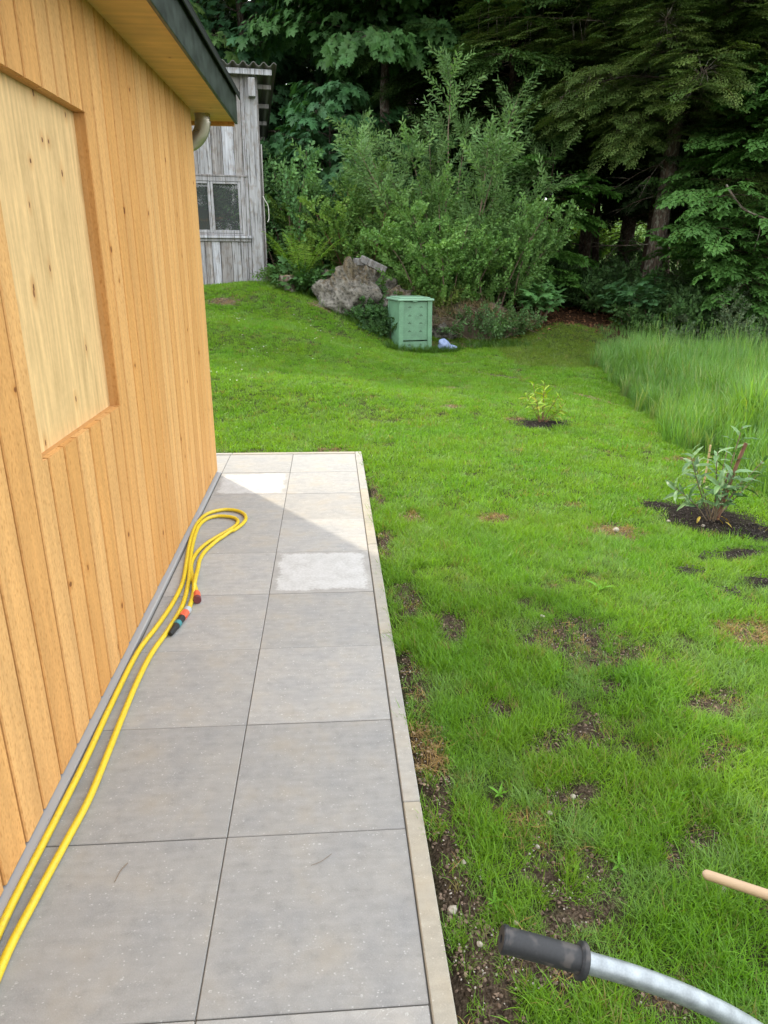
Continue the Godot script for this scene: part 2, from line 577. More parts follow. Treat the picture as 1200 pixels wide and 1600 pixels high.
	var wi := wob.get_seamless_image(256, 256)
	wi.bump_map_to_normal_map(2.0)
	M.glass.normal_texture = ImageTexture.create_from_image(wi)
	M.glass.normal_scale = 0.35
	M.wire = mat(Color(0.78, 0.77, 0.74), 0.6)
	M.twig = mat(lin(0.17, 0.125, 0.085), 0.9)
	M.twig_red = mat(lin(0.16, 0.075, 0.045), 0.8)
	M.cane = mat(lin(0.45, 0.32, 0.17), 0.8)
	M.leaf = leafy()
	M.leaf_gloss = leafy(Color(0.6, 0.65, 0.4), 0.35, 0.5)
	M.needle = leafy(Color(0.3, 0.35, 0.2), 0.6, 0.3)
	M.grass = leafy(Color(1.0, 1.0, 0.45), 0.42, 0.45)
	M.straw = leafy(Color(0.5, 0.45, 0.3), 0.8, 0.2)
	M.pebble = leafy(Color(0, 0, 0), 0.85, 0.3)
	M.pebble.backlight_enabled = false

# ---------------------------------------------------------------- ground
var ground_points: Array[Vector3] = [
	Vector3(-1, -0.02, -5), Vector3(1, -0.02, -5), Vector3(3, -0.05, -3), Vector3(5, -0.1, -3), Vector3(3.3, -0.05, -4.4), Vector3(1, -0.02, -1), Vector3(3, -0.04, 0), Vector3(0, -0.02, 2), Vector3(-3, 0.1, -5), Vector3(6, -0.1, 1), Vector3(-6, 0.2, 2),
	Vector3(0, 0.18, -7.5), Vector3(-1.2, 0.3, -7.5), Vector3(1.5, 0.02, -7.5), Vector3(2.6, -0.02, -8),
	Vector3(-0.3, 0.56, -9.5), Vector3(-1.6, 0.66, -9.5), Vector3(0.6, 0.22, -9.5), Vector3(1.65, 0.02, -10.4), Vector3(1.65, -0.02, -9.6), Vector3(2.4, 0.04, -10.6), Vector3(3.2, 0.1, -10.6),
	Vector3(-0.8, 1.1, -12), Vector3(-0.7, 1.05, -11.5), Vector3(-2, 0.98, -12), Vector3(-3.5, 0.98, -12), Vector3(0.1, 0.82, -11.3), Vector3(0.8, 0.42, -11), Vector3(1.2, 0.8, -12.4), Vector3(2.5, 0.55, -12.5),
	Vector3(4.4, 0.42, -11.5), Vector3(5.0, 0.5, -13.5), Vector3(6.3, 0.42, -12.6), Vector3(8, -0.15, -12), Vector3(7, -0.2, -11), Vector3(10, -0.4, -11), Vector3(4.9, 0.05, -10.4), Vector3(4.1, 0.0, -9.2), Vector3(5.6, -0.28, -9.6), Vector3(5, -0.22, -7), Vector3(6.2, -0.42, -7.5), Vector3(9, -0.7, -6), Vector3(8.5, -0.6, -9), Vector3(6.5, -0.4, -5),
	Vector3(-4, 1.4, -17), Vector3(0, 1.2, -17), Vector3(5, 0.6, -18), Vector3(10, -0.1, -18), Vector3(0, 1.8, -28), Vector3(10, 0.6, -28), Vector3(-12, 1.5, -18), Vector3(-12, 2.4, -30), Vector3(20, 0.2, -20), Vector3(20, 0.5, -34), Vector3(-12, 0.4, -4), Vector3(18, -0.2, -4)]

func ground_at(x: float, z: float) -> float:
	var s := 0.0
	var t := 0.0
	for p in ground_points:
		var d := (p.x - x) * (p.x - x) + (p.z - z) * (p.z - z) + 0.45
		var k := 1.0 / (d * d)
		s += k
		t += k * p.y
	var y := t / s
	if z < -34.0: y += (-34.0 - z) * 0.085
	if z > -5.2 and x < 1.2:
		y = minf(y, lerpf(-0.02, y, clampf((-4.75 - z) / 0.45, 0, 1)) if z < -4.56 else -0.02)
	if z > -4.53 and x < 0.54:
		y = -0.09
	return y

func soft(d: float) -> float:
	return clampf(1.0 - d, 0.0, 1.0)

# bare or thin places in the lawn: x, z, half-width, half-depth, turn, kind (0 brown soil, 1 dark compost, 2 dry straw, 3 sandy)
var patches := [
	[2.36, -5.56, 0.27, 0.14, 0.3, 1], [2.12, -5.72, 0.14, 0.08, 0.3, 2], [2.70, -3.0, 0.24, 0.30, 0.5, 1], [2.90, -2.72, 0.16, 0.14, 0, 1], [2.48, -3.24, 0.10, 0.09, 0, 1], [2.58, -2.42, 0.22, 0.07, 0.2, 1],
	[2.03, -2.81, 0.16, 0.13, 0, 3], [1.30, -1.55, 0.26, 0.13, 0.3, 0], [1.42, -1.36, 0.18, 0.09, 0.4, 0], [0.82, -1.66, 0.07, 0.16, 0, 0], [1.36, -1.17, 0.07, 0.05, 0, 0], [0.845, -0.53, 0.07, 0.045, 0, 2], [0.86, -0.36, 0.05, 0.10, 0, 0],
	[2.17, -1.53, 0.20, 0.13, 0, 3], [3.2, -4.36, 0.17, 0.09, 0, 2], [1.32, -3.0, 0.13, 0.10, 0, 3], [0.80, -3.02, 0.09, 0.12, 0, 3], [0.66, -1.90, 0.08, 0.18, 0, 0], [0.61, -0.85, 0.075, 0.16, 0, 2], [0.61, -0.64, 0.06, 0.14, 0, 0], [0.615, -0.34, 0.08, 0.24, 0, 0], [0.62, 0.0, 0.10, 0.26, 0, 0], [0.60, -1.25, 0.06, 0.2, 0, 0],
	[1.03, -0.62, 0.11, 0.07, 0.4, 0], [1.30, -0.40, 0.15, 0.05, 0.5, 0], [0.90, -0.22, 0.12, 0.06, 0.2, 0], [1.12, -0.90, 0.16, 0.08, 0.5, 0], [0.90, -1.05, 0.06, 0.06, 0, 0], [1.72, -1.05, 0.15, 0.08, 0.3, 0], [1.55, -0.75, 0.13, 0.07, 0.5, 0], [0.80, -0.08, 0.10, 0.09, 0, 0], [1.02, 0.02, 0.1, 0.06, 0, 0], [0.99, -0.36, 0.07, 0.08, 0.3, 0],
	[1.9, -9.2, 0.40, 0.06, 0.3, 0], [2.6, -8.35, 0.34, 0.06, -0.7, 0], [3.0, -7.65, 0.3, 0.05, -0.8, 0], [3.4, -7.0, 0.3, 0.07, -0.7, 3], [0.14, -11.0, 0.16, 0.08, 0, 3], [-1.35, -10.6, 0.25, 0.12, 0, 3], [2.5, -2.06, 0.10, 0.06, 0, 1], [1.92, -3.3, 0.07, 0.05, 0, 3], [2.2, -2.2, 0.08, 0.05, 0, 1], [0.4, -11.2, 0.35, 0.22, 0.4, 3], [2.25, -1.95, 0.06, 0.04, 0, 1],
	[0.3, -4.68, 0.16, 0.06, 0, 3], [-0.3, -4.66, 0.1, 0.05, 0, 0], [0.62, -3.5, 0.04, 0.3, 0, 0], [0.61, -2.6, 0.045, 0.25, 0, 0], [1.75, -7.3, 0.15, 0.06, 0, 3], [1.6, -6.2, 0.12, 0.06, 0, 3], [2.4, -10.9, 0.5, 0.2, 0, 2]]

var ripple := FastNoiseLite.new()
var coarse := FastNoiseLite.new()

# how bare the ground is here (0 turf to 1 bare) and of which kind
func patches_near(x: float, z: float, reach: float) -> Array:
	return patches.filter(func(p): return absf(p[0] - x) < reach + p[2] * 2.0 + p[3] and absf(p[1] - z) < reach + p[3] * 2.0 + p[2])

func bare_at(x: float, z: float, among = null) -> Array:
	var best := 0.0
	var kind := 0
	var wob := ripple.get_noise_2d(x * 6.0, z * 6.0) * 0.42 + ripple.get_noise_2d(x * 17.0, z * 17.0) * 0.25
	for p in (patches if among == null else among):
		var dx: float = x - p[0]
		var dz: float = z - p[1]
		if absf(dx) > 0.9 or absf(dz) > 0.9: continue
		var ca := cos(p[4])
		var sa := sin(p[4])
		var d := Vector2((dx * ca - dz * sa) / p[2], (dx * sa + dz * ca) / p[3]).length()
		var s := clampf((1.25 + wob - d) * 1.7, 0.0, 1.0)
		if s > best:
			best = s
			kind = p[5]
	if best < 0.8 and z > -2.3 and x < 2.0:
		var q := ripple.get_noise_2d(x * 2.6 + 31.0, z * 2.6) + ripple.get_noise_2d(x * 8.0, z * 8.0 + 9.0) * 0.35
		var s2 := clampf((q - 0.23) * 2.2, 0.0, 0.6) * clampf((2.0 - x) * 2.5, 0, 1)
		if s2 > best: best = s2
	elif best < 0.5:
		var q2 := ripple.get_noise_2d(x * 2.0 + 71.0, z * 2.0)
		best = maxf(best, clampf((q2 - 0.34) * 1.6, 0.0, 0.4))
	return [best, kind]

const EDGE := [Vector2(5.2, -12.0), Vector2(4.25, -9.4), Vector2(3.85, -7.0), Vector2(3.35, -4.5), Vector2(3.45, -3.2), Vector2(4.4, -1.4), Vector2(6, 0)]

# how far a place lies inside the meadow of tall grass
func meadow(x: float, z: float) -> float:
	if z < -12.0 or z > 0.0: return -1.0
	for i in EDGE.size() - 1:
		var a: Vector2 = EDGE[i]
		var b: Vector2 = EDGE[i + 1]
		if z >= a.y and z <= b.y:
			return x - lerpf(a.x, b.x, (z - a.y) / (b.y - a.y)) - ripple.get_noise_2d(z * 2.2, 5.0) * 0.22
	return -1.0

# leaf litter under the trees
func litter_at(x: float, z: float) -> float:
	var edge := -12.2 + coarse.get_noise_2d(x * 3.0, 0.0) * 0.4
	if x > 5.0: edge = lerpf(-12.2, -10.9, clampf((x - 6.5) / 2.0, 0, 1))
	if x > 3.4 and x < 5.6: edge = -11.2 + absf(x - 4.6) * 0.3
	if x < 1.4: edge = minf(edge, -12.4)
	return clampf((edge - z) * 1.6, 0.0, 1.0)

func make_ground() -> void:
	var xs := []
	var zs := []
	var x := -9.0
	while x < 13.01:
		xs.append(x)
		x += 0.05 if x > 0.45 and x < 3.1 else 0.12
	var z := 2.0
	while z > -15.0:
		zs.append(z)
		z -= 0.05 if z > -3.6 else 0.09 if z > -6.0 else 0.14
	for k in [-10, -11.5, -14, -18, -24, -34, -50, -80, -140, -260]:
		xs.insert(0, float(k))
	for k in [14, 15.5, 18, 22, 28, 38, 54, 84, 140, 260]: xs.append(float(k))
	for k in [2.6, 3.6, 5, 8, 12, 20, 34, 60, 110, 220]: zs.insert(0, float(k))
	for k in [-15.6, -16.5, -18, -20, -23, -27, -31, -36, -44, -60, -90, -150, -260]: zs.append(float(k))
	var g := Geo.new()
	var w := xs.size()
	for j in zs.size():
		for i in w:
			var px: float = xs[i]
			var pz: float = zs[j]
			var y := ground_at(px, pz)
			var near := px > -9 and px < 13 and pz > -15 and pz < 2
			var c := Color(0.09, 0.12, 0.035)
			if near:
				var b := bare_at(px, pz)
				var tone: Color = [Color(0.125, 0.092, 0.066), Color(0.040, 0.034, 0.030), Color(0.17, 0.115, 0.068), Color(0.20, 0.152, 0.10)][b[1]]
				c = c.lerp(tone, clampf(b[0] * 1.25, 0, 1))
				var lit := litter_at(px, pz)
				c = c.lerp(Color(0.115, 0.062, 0.034), lit)
				if px > 0.52 or pz < -4.5:
					y += ripple.get_noise_2d(px * 9.0, pz * 9.0) * 0.012 + ripple.get_noise_2d(px * 28.0, pz * 28.0) * 0.006 * (0.4 + b[0])
					if b[1] == 1: y += 0.02 * clampf(b[0], 0, 1)
				if px < 0.62 and px > 0.5 and pz > -4.5: y -= 0.012
			elif pz < -34: c = Color(0.10, 0.20, 0.035)
			elif pz < -13: c = Color(0.085, 0.05, 0.03)
			else: c = Color(0.05, 0.10, 0.02)
			g.v.push_back(Vector3(px, y, pz))
			g.c.push_back(c)
	for j in zs.size():
		for i in w:
			var l := g.v[j * w + maxi(i - 1, 0)]
			var r := g.v[j * w + mini(i + 1, w - 1)]
			var f := g.v[maxi(j - 1, 0) * w + i]
			var b2 := g.v[mini(j + 1, zs.size() - 1) * w + i]
			g.n.push_back((f - b2).cross(r - l).normalized())
			g.uv.push_back(Vector2(l.x, l.z))
	for j in zs.size() - 1:
		for i in w - 1:
			var q := j * w + i
			g.ix.append_array([q, q + w, q + 1, q + 1, q + w, q + w + 1])
	for i in g.n.size():
		if g.n[i].y < 0: g.n[i] = -g.n[i]
	tag(put("ground", g, M.ground), "bare soil, lawn and woodland floor sloping up to the left", "", "", "structure")

# a tuft of n blades, some bent
func tuft_mesh(seed_: int, count: int, spread: float, lo: float, hi: float, width: float, bend: float, shade := 0.25) -> ArrayMesh:
	rng.seed = seed_
	var g := Geo.new()
	for k in count:
		var a := rf(0, TAU)
		var r := sqrt(rng.randf()) * spread
		var p := Vector3(cos(a) * r, -0.006, sin(a) * r)
		var len_ := rf(lo, hi)
		var out := Vector3.RIGHT.rotated(Vector3.UP, rf(0, TAU))
		var lean := rf(0.05, 0.55) * bend
		var curl := rf(0.1, 0.9) * bend
		var side := out.cross(Vector3.UP).rotated(Vector3.UP, rf(-0.8, 0.8)) * width * rf(0.7, 1.25) * 0.5
		var t := rf(1.0 - shade, 1.0 + shade)
		g.col = Color(t * rf(0.9, 1.12), t, t * rf(0.75, 1.1))
		var segs := 3
		var prev := p
		var ps := side * 0.8
		var dir := (Vector3.UP + out * lean).normalized()
		for s in segs:
			dir = (dir + out * curl / segs + Vector3.DOWN * curl * 0.12 * s).normalized()
			var q := prev + dir * len_ / segs
			if s < segs - 1:
				var qs := side * (1.0 - 0.25 * s)
				g.tri(prev - ps, prev + ps, q + qs)
				g.tri(prev - ps, q + qs, q - qs)
				ps = qs
			else:
				g.tri(prev - ps, prev + ps, q)
			prev = q
	return g.mesh()

func make_grass() -> void:
	var lawn := Node3D.new()
	lawn.name = "lawn_grass"
	add_child(lawn)
	tag(lawn, "short bright green lawn grass with thin bare places beside the slab path", "grass", "", "stuff")
	var near_m := []
	var far_m := []
	for k in 4:
		near_m.append(tuft_mesh(200 + k, 22, 0.036, 0.025, 0.075, 0.0022, 1.25))
		far_m.append(tuft_mesh(210 + k, 20, 0.060, 0.025, 0.066, 0.0046, 1.25))
	var straw_m := tuft_mesh(220, 14, 0.04, 0.02, 0.06, 0.0025, 2.2)
	rng.seed = 301
	var places := [[], [], [], [], [], [], [], []]
	var tints := [[], [], [], [], [], [], [], []]
	var sp := []
	var st := []
	# cells of 0.25 m
	var cz := 1.4
	while cz > -12.4:
		var cx := -6.0
		while cx < 9.0:
			var dist := Vector2(cx - 0.3, cz - 1.06).length()
			if cz < -4.4 or cx > 0.3:
				var per := 200 if dist < 2.6 else 140 if dist < 4.2 else 70 if dist < 6.5 else 58 if dist < 9.5 else 52
				var far := dist > 4.2
				# outside the picture and a margin: thinner
				var off := absf((cx - 0.31) / maxf(1.06 - cz, 0.3) - 0.08)
				if off > 0.95 or cx < -3.2: per = int(per * 0.3)
				var among := patches_near(cx + 0.125, cz - 0.125, 0.125)
				var y00 := ground_at(cx, cz)
				var y10 := ground_at(cx + 0.25, cz)
				var y01 := ground_at(cx, cz - 0.25)
				var y11 := ground_at(cx + 0.25, cz - 0.25)
				var rough := absf(cx - 0.55) < 0.4 and cz > -4.8 or absf(cz + 4.6) < 0.5
				for k in per:
					var x := cx + rf(0, 0.25)
					var z := cz - rf(0, 0.25)
					if x < 0.562 and z > -4.565: continue
					if x < -0.4 and z > -4.62: continue
					if meadow(x, z) > 0.12: continue
					if rng.randf() < litter_at(x, z) * 1.1: continue
					var b := bare_at(x, z, among)
					var gy := ground_at(x, z) if rough else lerpf(lerpf(y00, y10, (x - cx) * 4.0), lerpf(y01, y11, (x - cx) * 4.0), (cz - z) * 4.0)
					var bare: float = b[0]
					if rng.randf() < bare * (0.88 if b[1] != 1 else 0.98) - 0.02:
						if b[1] >= 2 and rng.randf() < 0.5 or b[1] == 0 and rng.randf() < 0.05:
							sp.append(Transform3D(Basis.from_euler(Vector3(rf(-0.5, 0.5), rf(0, TAU), rf(-0.5, 0.5))).scaled(Vector3.ONE * rf(0.5, 1.0)), Vector3(x, gy + 0.004, z)))
							var s := rf(0.7, 1.3)
							st.append(Color(0.30 * s, 0.20 * s, 0.085 * s))
						continue
					var big := 0.5 + 0.5 * ripple.get_noise_2d(x * 3.2 + 11.0, z * 3.2)
					var sc := rf(0.7, 1.15) * lerpf(0.72, 1.30, big)
					if dist > 4.2: sc *= 0.86
					if bare > 0.2: sc *= 0.72
					var kind := rng.randi_range(0, 3) + (4 if far else 0)
					var basis := Basis.from_euler(Vector3(rf(-0.22, 0.22), rf(0, TAU), rf(-0.22, 0.22))).scaled(Vector3(sc, sc * rf(0.85, 1.2), sc))
					places[kind].append(Transform3D(basis, Vector3(x, gy, z)))
					var warm := 0.5 + 0.5 * coarse.get_noise_2d(x * 5.0, z * 5.0)
					var t := rf(0.78, 1.22)
					var col := Color(0.145, 0.345, 0.024).lerp(Color(0.225, 0.385, 0.03), warm * 0.9)
					var pale := clampf(ripple.get_noise_2d(x * 4.0 + 90.0, z * 4.0 + 40.0) * 2.2 - 0.35, 0.0, 0.6)
					col = col.lerp(Color(0.23, 0.38, 0.12), pale)
					if rng.randf() < 0.035: col = Color(0.30, 0.26, 0.10)
					if z < -9.0 and x > 3.0: col = col.lerp(Color(0.16, 0.17, 0.045), 0.5)
					tints[kind].append(Color(col.r * t, col.g * t, col.b * t))
			cx += 0.25
		cz -= 0.25
	for k in 4:
		scatter("grass_tuft", near_m[k], M.grass, places[k], tints[k], lawn)
		scatter("grass_tuft", far_m[k], M.grass, places[k + 4], tints[k + 4], lawn)
	scatter("dry_grass_tuft", straw_m, M.straw, sp, st, lawn)
	print("grass ", places.map(func(p): return p.size()), " straw ", sp.size())
	# soil crumbs and stone chips
	var pg := Geo.new()
	for k in 6:
		var a0 := TAU * k / 6.0
		var a1 := TAU * (k + 1) / 6.0
		pg.tri(Vector3(cos(a1), 0.1, sin(a1)), Vector3(cos(a0), 0.1, sin(a0)), Vector3(0.1, 0.75, 0.05))
		pg.tri(Vector3(cos(a0), 0.1, sin(a0)), Vector3(cos(a1), 0.1, sin(a1)), Vector3(0, -0.7, 0))
	var pp := []
	var pt := []
	for p in patches:
		var area: float = p[2] * p[3]
		var count := int(minf(area * 16000.0, 900.0))
		for k in count:
			var ca := cos(-p[4])
			var sa := sin(-p[4])
			var q := Vector2.from_angle(rf(0, TAU)) * sqrt(rng.randf()) * 1.2
			q = Vector2(q.x * p[2], q.y * p[3])
			var x := float(p[0]) + q.x * ca - q.y * sa
			var z := float(p[1]) + q.x * sa + q.y * ca
			if x < 0.565 and z > -4.56: continue
			var light := rng.randf() < (0.30 if p[5] != 1 else 0.08)
			var r := rf(0.001, 0.0036) if light else rf(0.002, 0.0065)
			if z < -6: r *= 1.6
			pp.append(Transform3D(Basis.from_euler(Vector3(rf(-1, 1), rf(0, TAU), rf(-1, 1))).scaled(Vector3(r, r * rf(0.5, 0.9), r * rf(0.6, 1.3))), Vector3(x, ground_at(x, z) + 0.004 + r * 0.25 + (0.02 if p[5] == 1 else 0.0), z)))
			var s := rf(0.6, 1.4)
			if light: pt.append(Color(0.32, 0.29, 0.25) * (0.6 + 0.4 * s))
			elif p[5] == 1: pt.append(Color(0.045, 0.038, 0.034) * s)
			elif p[5] == 0: pt.append(Color(0.14, 0.10, 0.072) * s)
			else: pt.append(Color(0.22, 0.16, 0.10) * s)
	tag(scatter("soil_crumbs", pg.mesh(), M.pebble, pp, pt), "brown soil crumbs and pale stone chips on the bare patches", "soil", "", "stuff")
	# little white flowers in the far lawn
	var fg := Geo.new()
	for k in 5:
		var a2 := TAU * k / 5.0
		fg.tri(Vector3(0, 0.05, 0), Vector3(cos(a2 - 0.5), 0.012, sin(a2 - 0.5)) * 1.0 + Vector3(0, 0.05, 0), Vector3(cos(a2 + 0.5), 0.012, sin(a2 + 0.5)) + Vector3(0, 0.05, 0))
	var fp := []
	for k in 120:
		var at: Vector2 = [Vector2(-0.9, -10.4), Vector2(-0.6, -8.2), Vector2(-1.2, -9.6), Vector2(0.0, -9.4), Vector2(0.3, -10.2), Vector2(-0.7, -6.8)][rng.randi_range(0, 5)] + Vector2(rng.randfn(0, 0.28), rng.randfn(0, 0.32))
		var r2 := rf(0.005, 0.008)
		fp.append(Transform3D(Basis.from_euler(Vector3(rf(-0.4, 0.4), rf(0, 6), rf(-0.4, 0.4))).scaled(Vector3(r2, r2, r2)), Vector3(at.x, ground_at(at.x, at.y) + rf(0.035, 0.06), at.y)))
	tag(scatter("lawn_daisies", fg.mesh(), M.pebble, fp, [Color(0.8, 0.8, 0.75)]), "tiny white flowers dotted through the lawn below the shed", "flowers", "", "stuff")

func make_tall_grass() -> void:
	var meshes := []
	for k in 4:
		rng.seed = 400 + k
		var g := Geo.new()
		for b in 18:
			var a := rf(0, TAU)
			var r := sqrt(rng.randf()) * 0.07
			var p := Vector3(cos(a) * r, -0.02, sin(a) * r)
			var out := Vector3.RIGHT.rotated(Vector3.UP, rf(0, TAU))
			var len_ := rf(0.35, 0.72)
			var wid := rf(0.0036, 0.0075)
			var side := out.cross(Vector3.UP).rotated(Vector3.UP, rf(-0.6, 0.6)) * wid
			var dir := (Vector3.UP + out * rf(0.02, 0.3)).normalized()
			var curl := rf(0.1, 1.5) if rng.randf() < 0.6 else rf(0.0, 0.3)
			var t := rf(0.75, 1.25)
			g.col = Color(t * rf(0.9, 1.1), t, t * rf(0.8, 1.15))
			var prev := p
			var ps := side
			for s in 5:
				var qs := side * (1.0 - pow(s / 5.0, 2.0) * 0.7)
				dir = (dir + (out + Vector3.DOWN * 0.5) * curl * 0.05 * (s * s) * 0.5).normalized()
				var q := prev + dir * len_ / 5.0
				if s < 4:
					g.tri(prev - ps, prev + ps, q + qs)
					g.tri(prev - ps, q + qs, q - qs)
				else: g.tri(prev - ps, prev + ps, q)
				prev = q
				ps = qs
		for b in 2:   # a flowering stem
			var x0 := rf(-0.05, 0.05)
			var tip := Vector3(x0 + rf(-0.12, 0.12), rf(0.55, 0.86), rf(-0.12, 0.12))
			g.col = Color(1.6, 1.2, 1.6)
			var sd := Vector3(0.0014, 0, 0.0014)
			g.tri(Vector3(x0, 0, 0) - sd, Vector3(x0, 0, 0) + sd, tip)
			for s in 7:
				var q2 := tip - Vector3(0, 0.014 * s, 0) + Vector3(rf(-1, 1), 0, rf(-1, 1)) * 0.006
				g.tri(q2, q2 + Vector3(0.005, 0.008, 0), q2 + Vector3(0.001, 0.022, 0.003))
		meshes.append(g.mesh())
	rng.seed = 450
	var places := [[], [], [], []]
	var tints := [[], [], [], []]
	for i in 14000:
		var x := rf(3.0, 11.5)
		var z := rf(-12.0, -0.4)
		var m := meadow(x, z)
		if m < 0.0: continue
		if x > 8.4 + (z + 9.0) * -0.0 and rng.randf() < 0.5: continue
		if z > -2.5 and rng.randf() < 0.5: continue
		if z < -10.2 and x > 6.4: continue
		var edge := clampf(m / 0.9, 0.0, 1.0)
		var back := clampf((z + 11.4) / 1.6, 0.25, 1.0)
		var sc := lerpf(0.45, 1.0, edge) * rf(0.75, 1.15) * back * (0.9 + 0.25 * coarse.get_noise_2d(x * 4.0, z * 4.0))
		var k := rng.randi_range(0, 3)
		var basis := Basis.from_euler(Vector3(rf(-0.15, 0.15), rf(0, TAU), rf(-0.15, 0.15))).scaled(Vector3(sc, sc, sc))
		places[k].append(Transform3D(basis, Vector3(x, ground_at(x, z), z)))
		var t := rf(0.8, 1.2)
		var w := 0.5 + 0.5 * coarse.get_noise_2d(x * 3.0 + 50.0, z * 3.0)
		var c := Color(0.145, 0.315, 0.095).lerp(Color(0.195, 0.35, 0.08), w)
		if rng.randf() < 0.12: c = c.lerp(Color(0.36, 0.40, 0.19), 0.6)
		tints[k].append(Color(c.r * t, c.g * t, c.b * t))
	var o := Node3D.new()
	o.name = "tall_meadow_grass"
	add_child(o)
	tag(o, "unmown tall arching blue-green grass at the right edge of the lawn", "grass", "", "stuff")
	for k in 4: scatter("grass_clump", meshes[k], M.grass, places[k], tints[k], o)

# ---------------------------------------------------------------- house
const SIDE_TINT := Color(0.92, 0.87, 0.82)  # board sides and chamfers browner than the faces, so the grooves read
const WX := -0.53
const OPEN_NEAR := -0.99
const OPEN_FAR := -1.805
const OPEN_LOW := 0.951
const OPEN_HIGH := 1.986

func section(z_near: float, z_far: float) -> Array:
	var c := 0.0035
	return [Vector2(WX - 0.022, z_far), Vector2(WX - c, z_far), Vector2(WX, z_far + c), Vector2(WX, z_near - c), Vector2(WX - c, z_near), Vector2(WX - 0.022, z_near)]

func make_house() -> void:
	var house := thing("timber_house", "new timber house with ochre stained vertical boards and dark metal eave", "house")
	var wall := Node3D.new()
	wall.name = "wall"
	house.add_child(wall)
	# boards
	rng.seed = 21
	var cuts := [-0.349, -0.489, -0.613, -0.755, -0.901, -1.029, -1.161, -1.281, -1.414, -1.54, -1.665, -1.785, -1.915]
	var z := -1.915
	while z > -3.86:
		z -= rf(0.113, 0.141)
		cuts.append(z)
	cuts[-1] = -4.0
	z = -0.349
	while z < 1.6:
		z += rf(0.125, 0.145)
		cuts.insert(0, z)
	for i in cuts.size() - 1:
		var a: float = cuts[i] - 0.0056
		var b: float = cuts[i + 1] + 0.0056
		if i == cuts.size() - 2: b = -4.0
		var g := Geo.new()
		g.uvo = Vector2(rf(0, 1.2), rf(0, 2.6))
		g.uvs = Vector2(1, 1)
		var foot := 0.022 + rf(-0.002, 0.003)
		if a <= OPEN_NEAR and b >= OPEN_FAR or (a > OPEN_NEAR and b < OPEN_NEAR) or (a > OPEN_FAR and b < OPEN_FAR):
			g.prism(section(a, b), foot, OPEN_LOW, SIDE_TINT, 0.95)
			var over := g
			if a <= OPEN_NEAR and b >= OPEN_FAR:
				over = Geo.new()
				over.uvo = g.uvo
			over.prism(section(a, b), OPEN_HIGH, 2.37, SIDE_TINT, 0.95)
			if over != g: put("board", over, M.wood[rng.randi_range(0, 3)], wall)
			if a > OPEN_NEAR: g.prism(section(a, OPEN_NEAR), OPEN_LOW, OPEN_HIGH, SIDE_TINT, 0.95)
			if b < OPEN_FAR: g.prism(section(OPEN_FAR, b), OPEN_LOW, OPEN_HIGH, SIDE_TINT, 0.95)
		else:
			g.prism(section(a, b), foot, 2.37, SIDE_TINT, 0.95)
		put("board", g, M.wood[[0, 1, 2, 3, 4, 0, 1, 0, 2, 3][rng.randi_range(0, 9)]], wall)
	# what the boards are nailed to, with the opening left free
	var back := Geo.new()
	var x0 := -0.75
	var x1 := WX - 0.022
	back.box(Vector3(x0, 0.03, -3.985), Vector3(x1, 2.365, OPEN_FAR))
	back.box(Vector3(x0, 0.03, OPEN_NEAR), Vector3(x1, 2.365, 1.7))
	back.box(Vector3(x0, 0.03, OPEN_FAR), Vector3(x1, OPEN_LOW, OPEN_NEAR))
	back.box(Vector3(x0, OPEN_HIGH, OPEN_FAR), Vector3(x1, 2.365, OPEN_NEAR))
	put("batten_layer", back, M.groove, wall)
	var pan := Geo.new()
	pan.uvo = Vector2(0.1, 0.02)
	pan.box(Vector3(WX - 0.075, OPEN_LOW - 0.03, OPEN_FAR - 0.03), Vector3(WX - 0.041, OPEN_HIGH + 0.03, OPEN_NEAR + 0.03))
	tag(put("recessed_panel", pan, M.panel, house), "pale unstained spruce panel set back in the wall")
	var rest := Geo.new()
	rest.box(Vector3(-5.4, 0.03, -3.99), Vector3(-0.75, 2.36, -3.86))
	rest.box(Vector3(-5.4, 0.03, 1.56), Vector3(-0.75, 2.36, 1.7))
	rest.box(Vector3(-5.54, 0.03, -3.99), Vector3(-5.4, 2.36, 1.7))
	put("outer_wall", rest, M.wood[1], house)
	var plinth := Geo.new()
	plinth.box(Vector3(-0.60, -0.06, -4.004), Vector3(-0.506, 0.014, 1.7), 0.004)
	plinth.box(Vector3(-5.5, -0.06, -4.004), Vector3(-0.604, 0.014, -3.9), 0.004)
	put("plinth", plinth, M.plinth, house)
	# eave
	var so := Geo.new()
	so.box(Vector3(-0.75, 2.366, -4.43), Vector3(-0.312, 2.386, 1.9))
	put("soffit", so, M.soffit, house)
	var ve := Geo.new()
	ve.box(Vector3(-5.6, 2.340, -4.452), Vector3(-0.314, 2.41, -4.432), 0.003)
	put("verge_board", ve, M.wood[2], house)
	var fa := Geo.new()
	fa.box(Vector3(-0.310, 2.352, -4.442), Vector3(-0.292, 2.532, 1.9), 0.003)
	put("fascia", fa, M.fascia, house)
	var dr := Geo.new()
	dr.box(Vector3(-0.33, 2.535, -4.47), Vector3(-0.268, 2.547, 1.9), 0.003)
	dr.box(Vector3(-0.276, 2.505, -4.47), Vector3(-0.268, 2.5355, 1.9), 0.002)
	put("drip_edge", dr, M.drip, house)
	var ro := Geo.new()
	ro.xf = Transform3D(Basis(Vector3(1, 0, 0), Vector3(0, 0, 1), Vector3(0, -1, 0)), Vector3())
	ro.prism([Vector2(-0.318, -2.39), Vector2(-0.318, -2.533), Vector2(-3.0, -3.25), Vector2(-5.68, -2.533), Vector2(-5.68, -2.39)], -4.43, 1.9)
	put("roof", ro, M.fascia, house)
	# rain pipe bending back round the corner
	var pi_ := Geo.new()
	var pts := [Vector3(-0.484, 2.40, -4.16), Vector3(-0.484, 2.325, -4.16)]
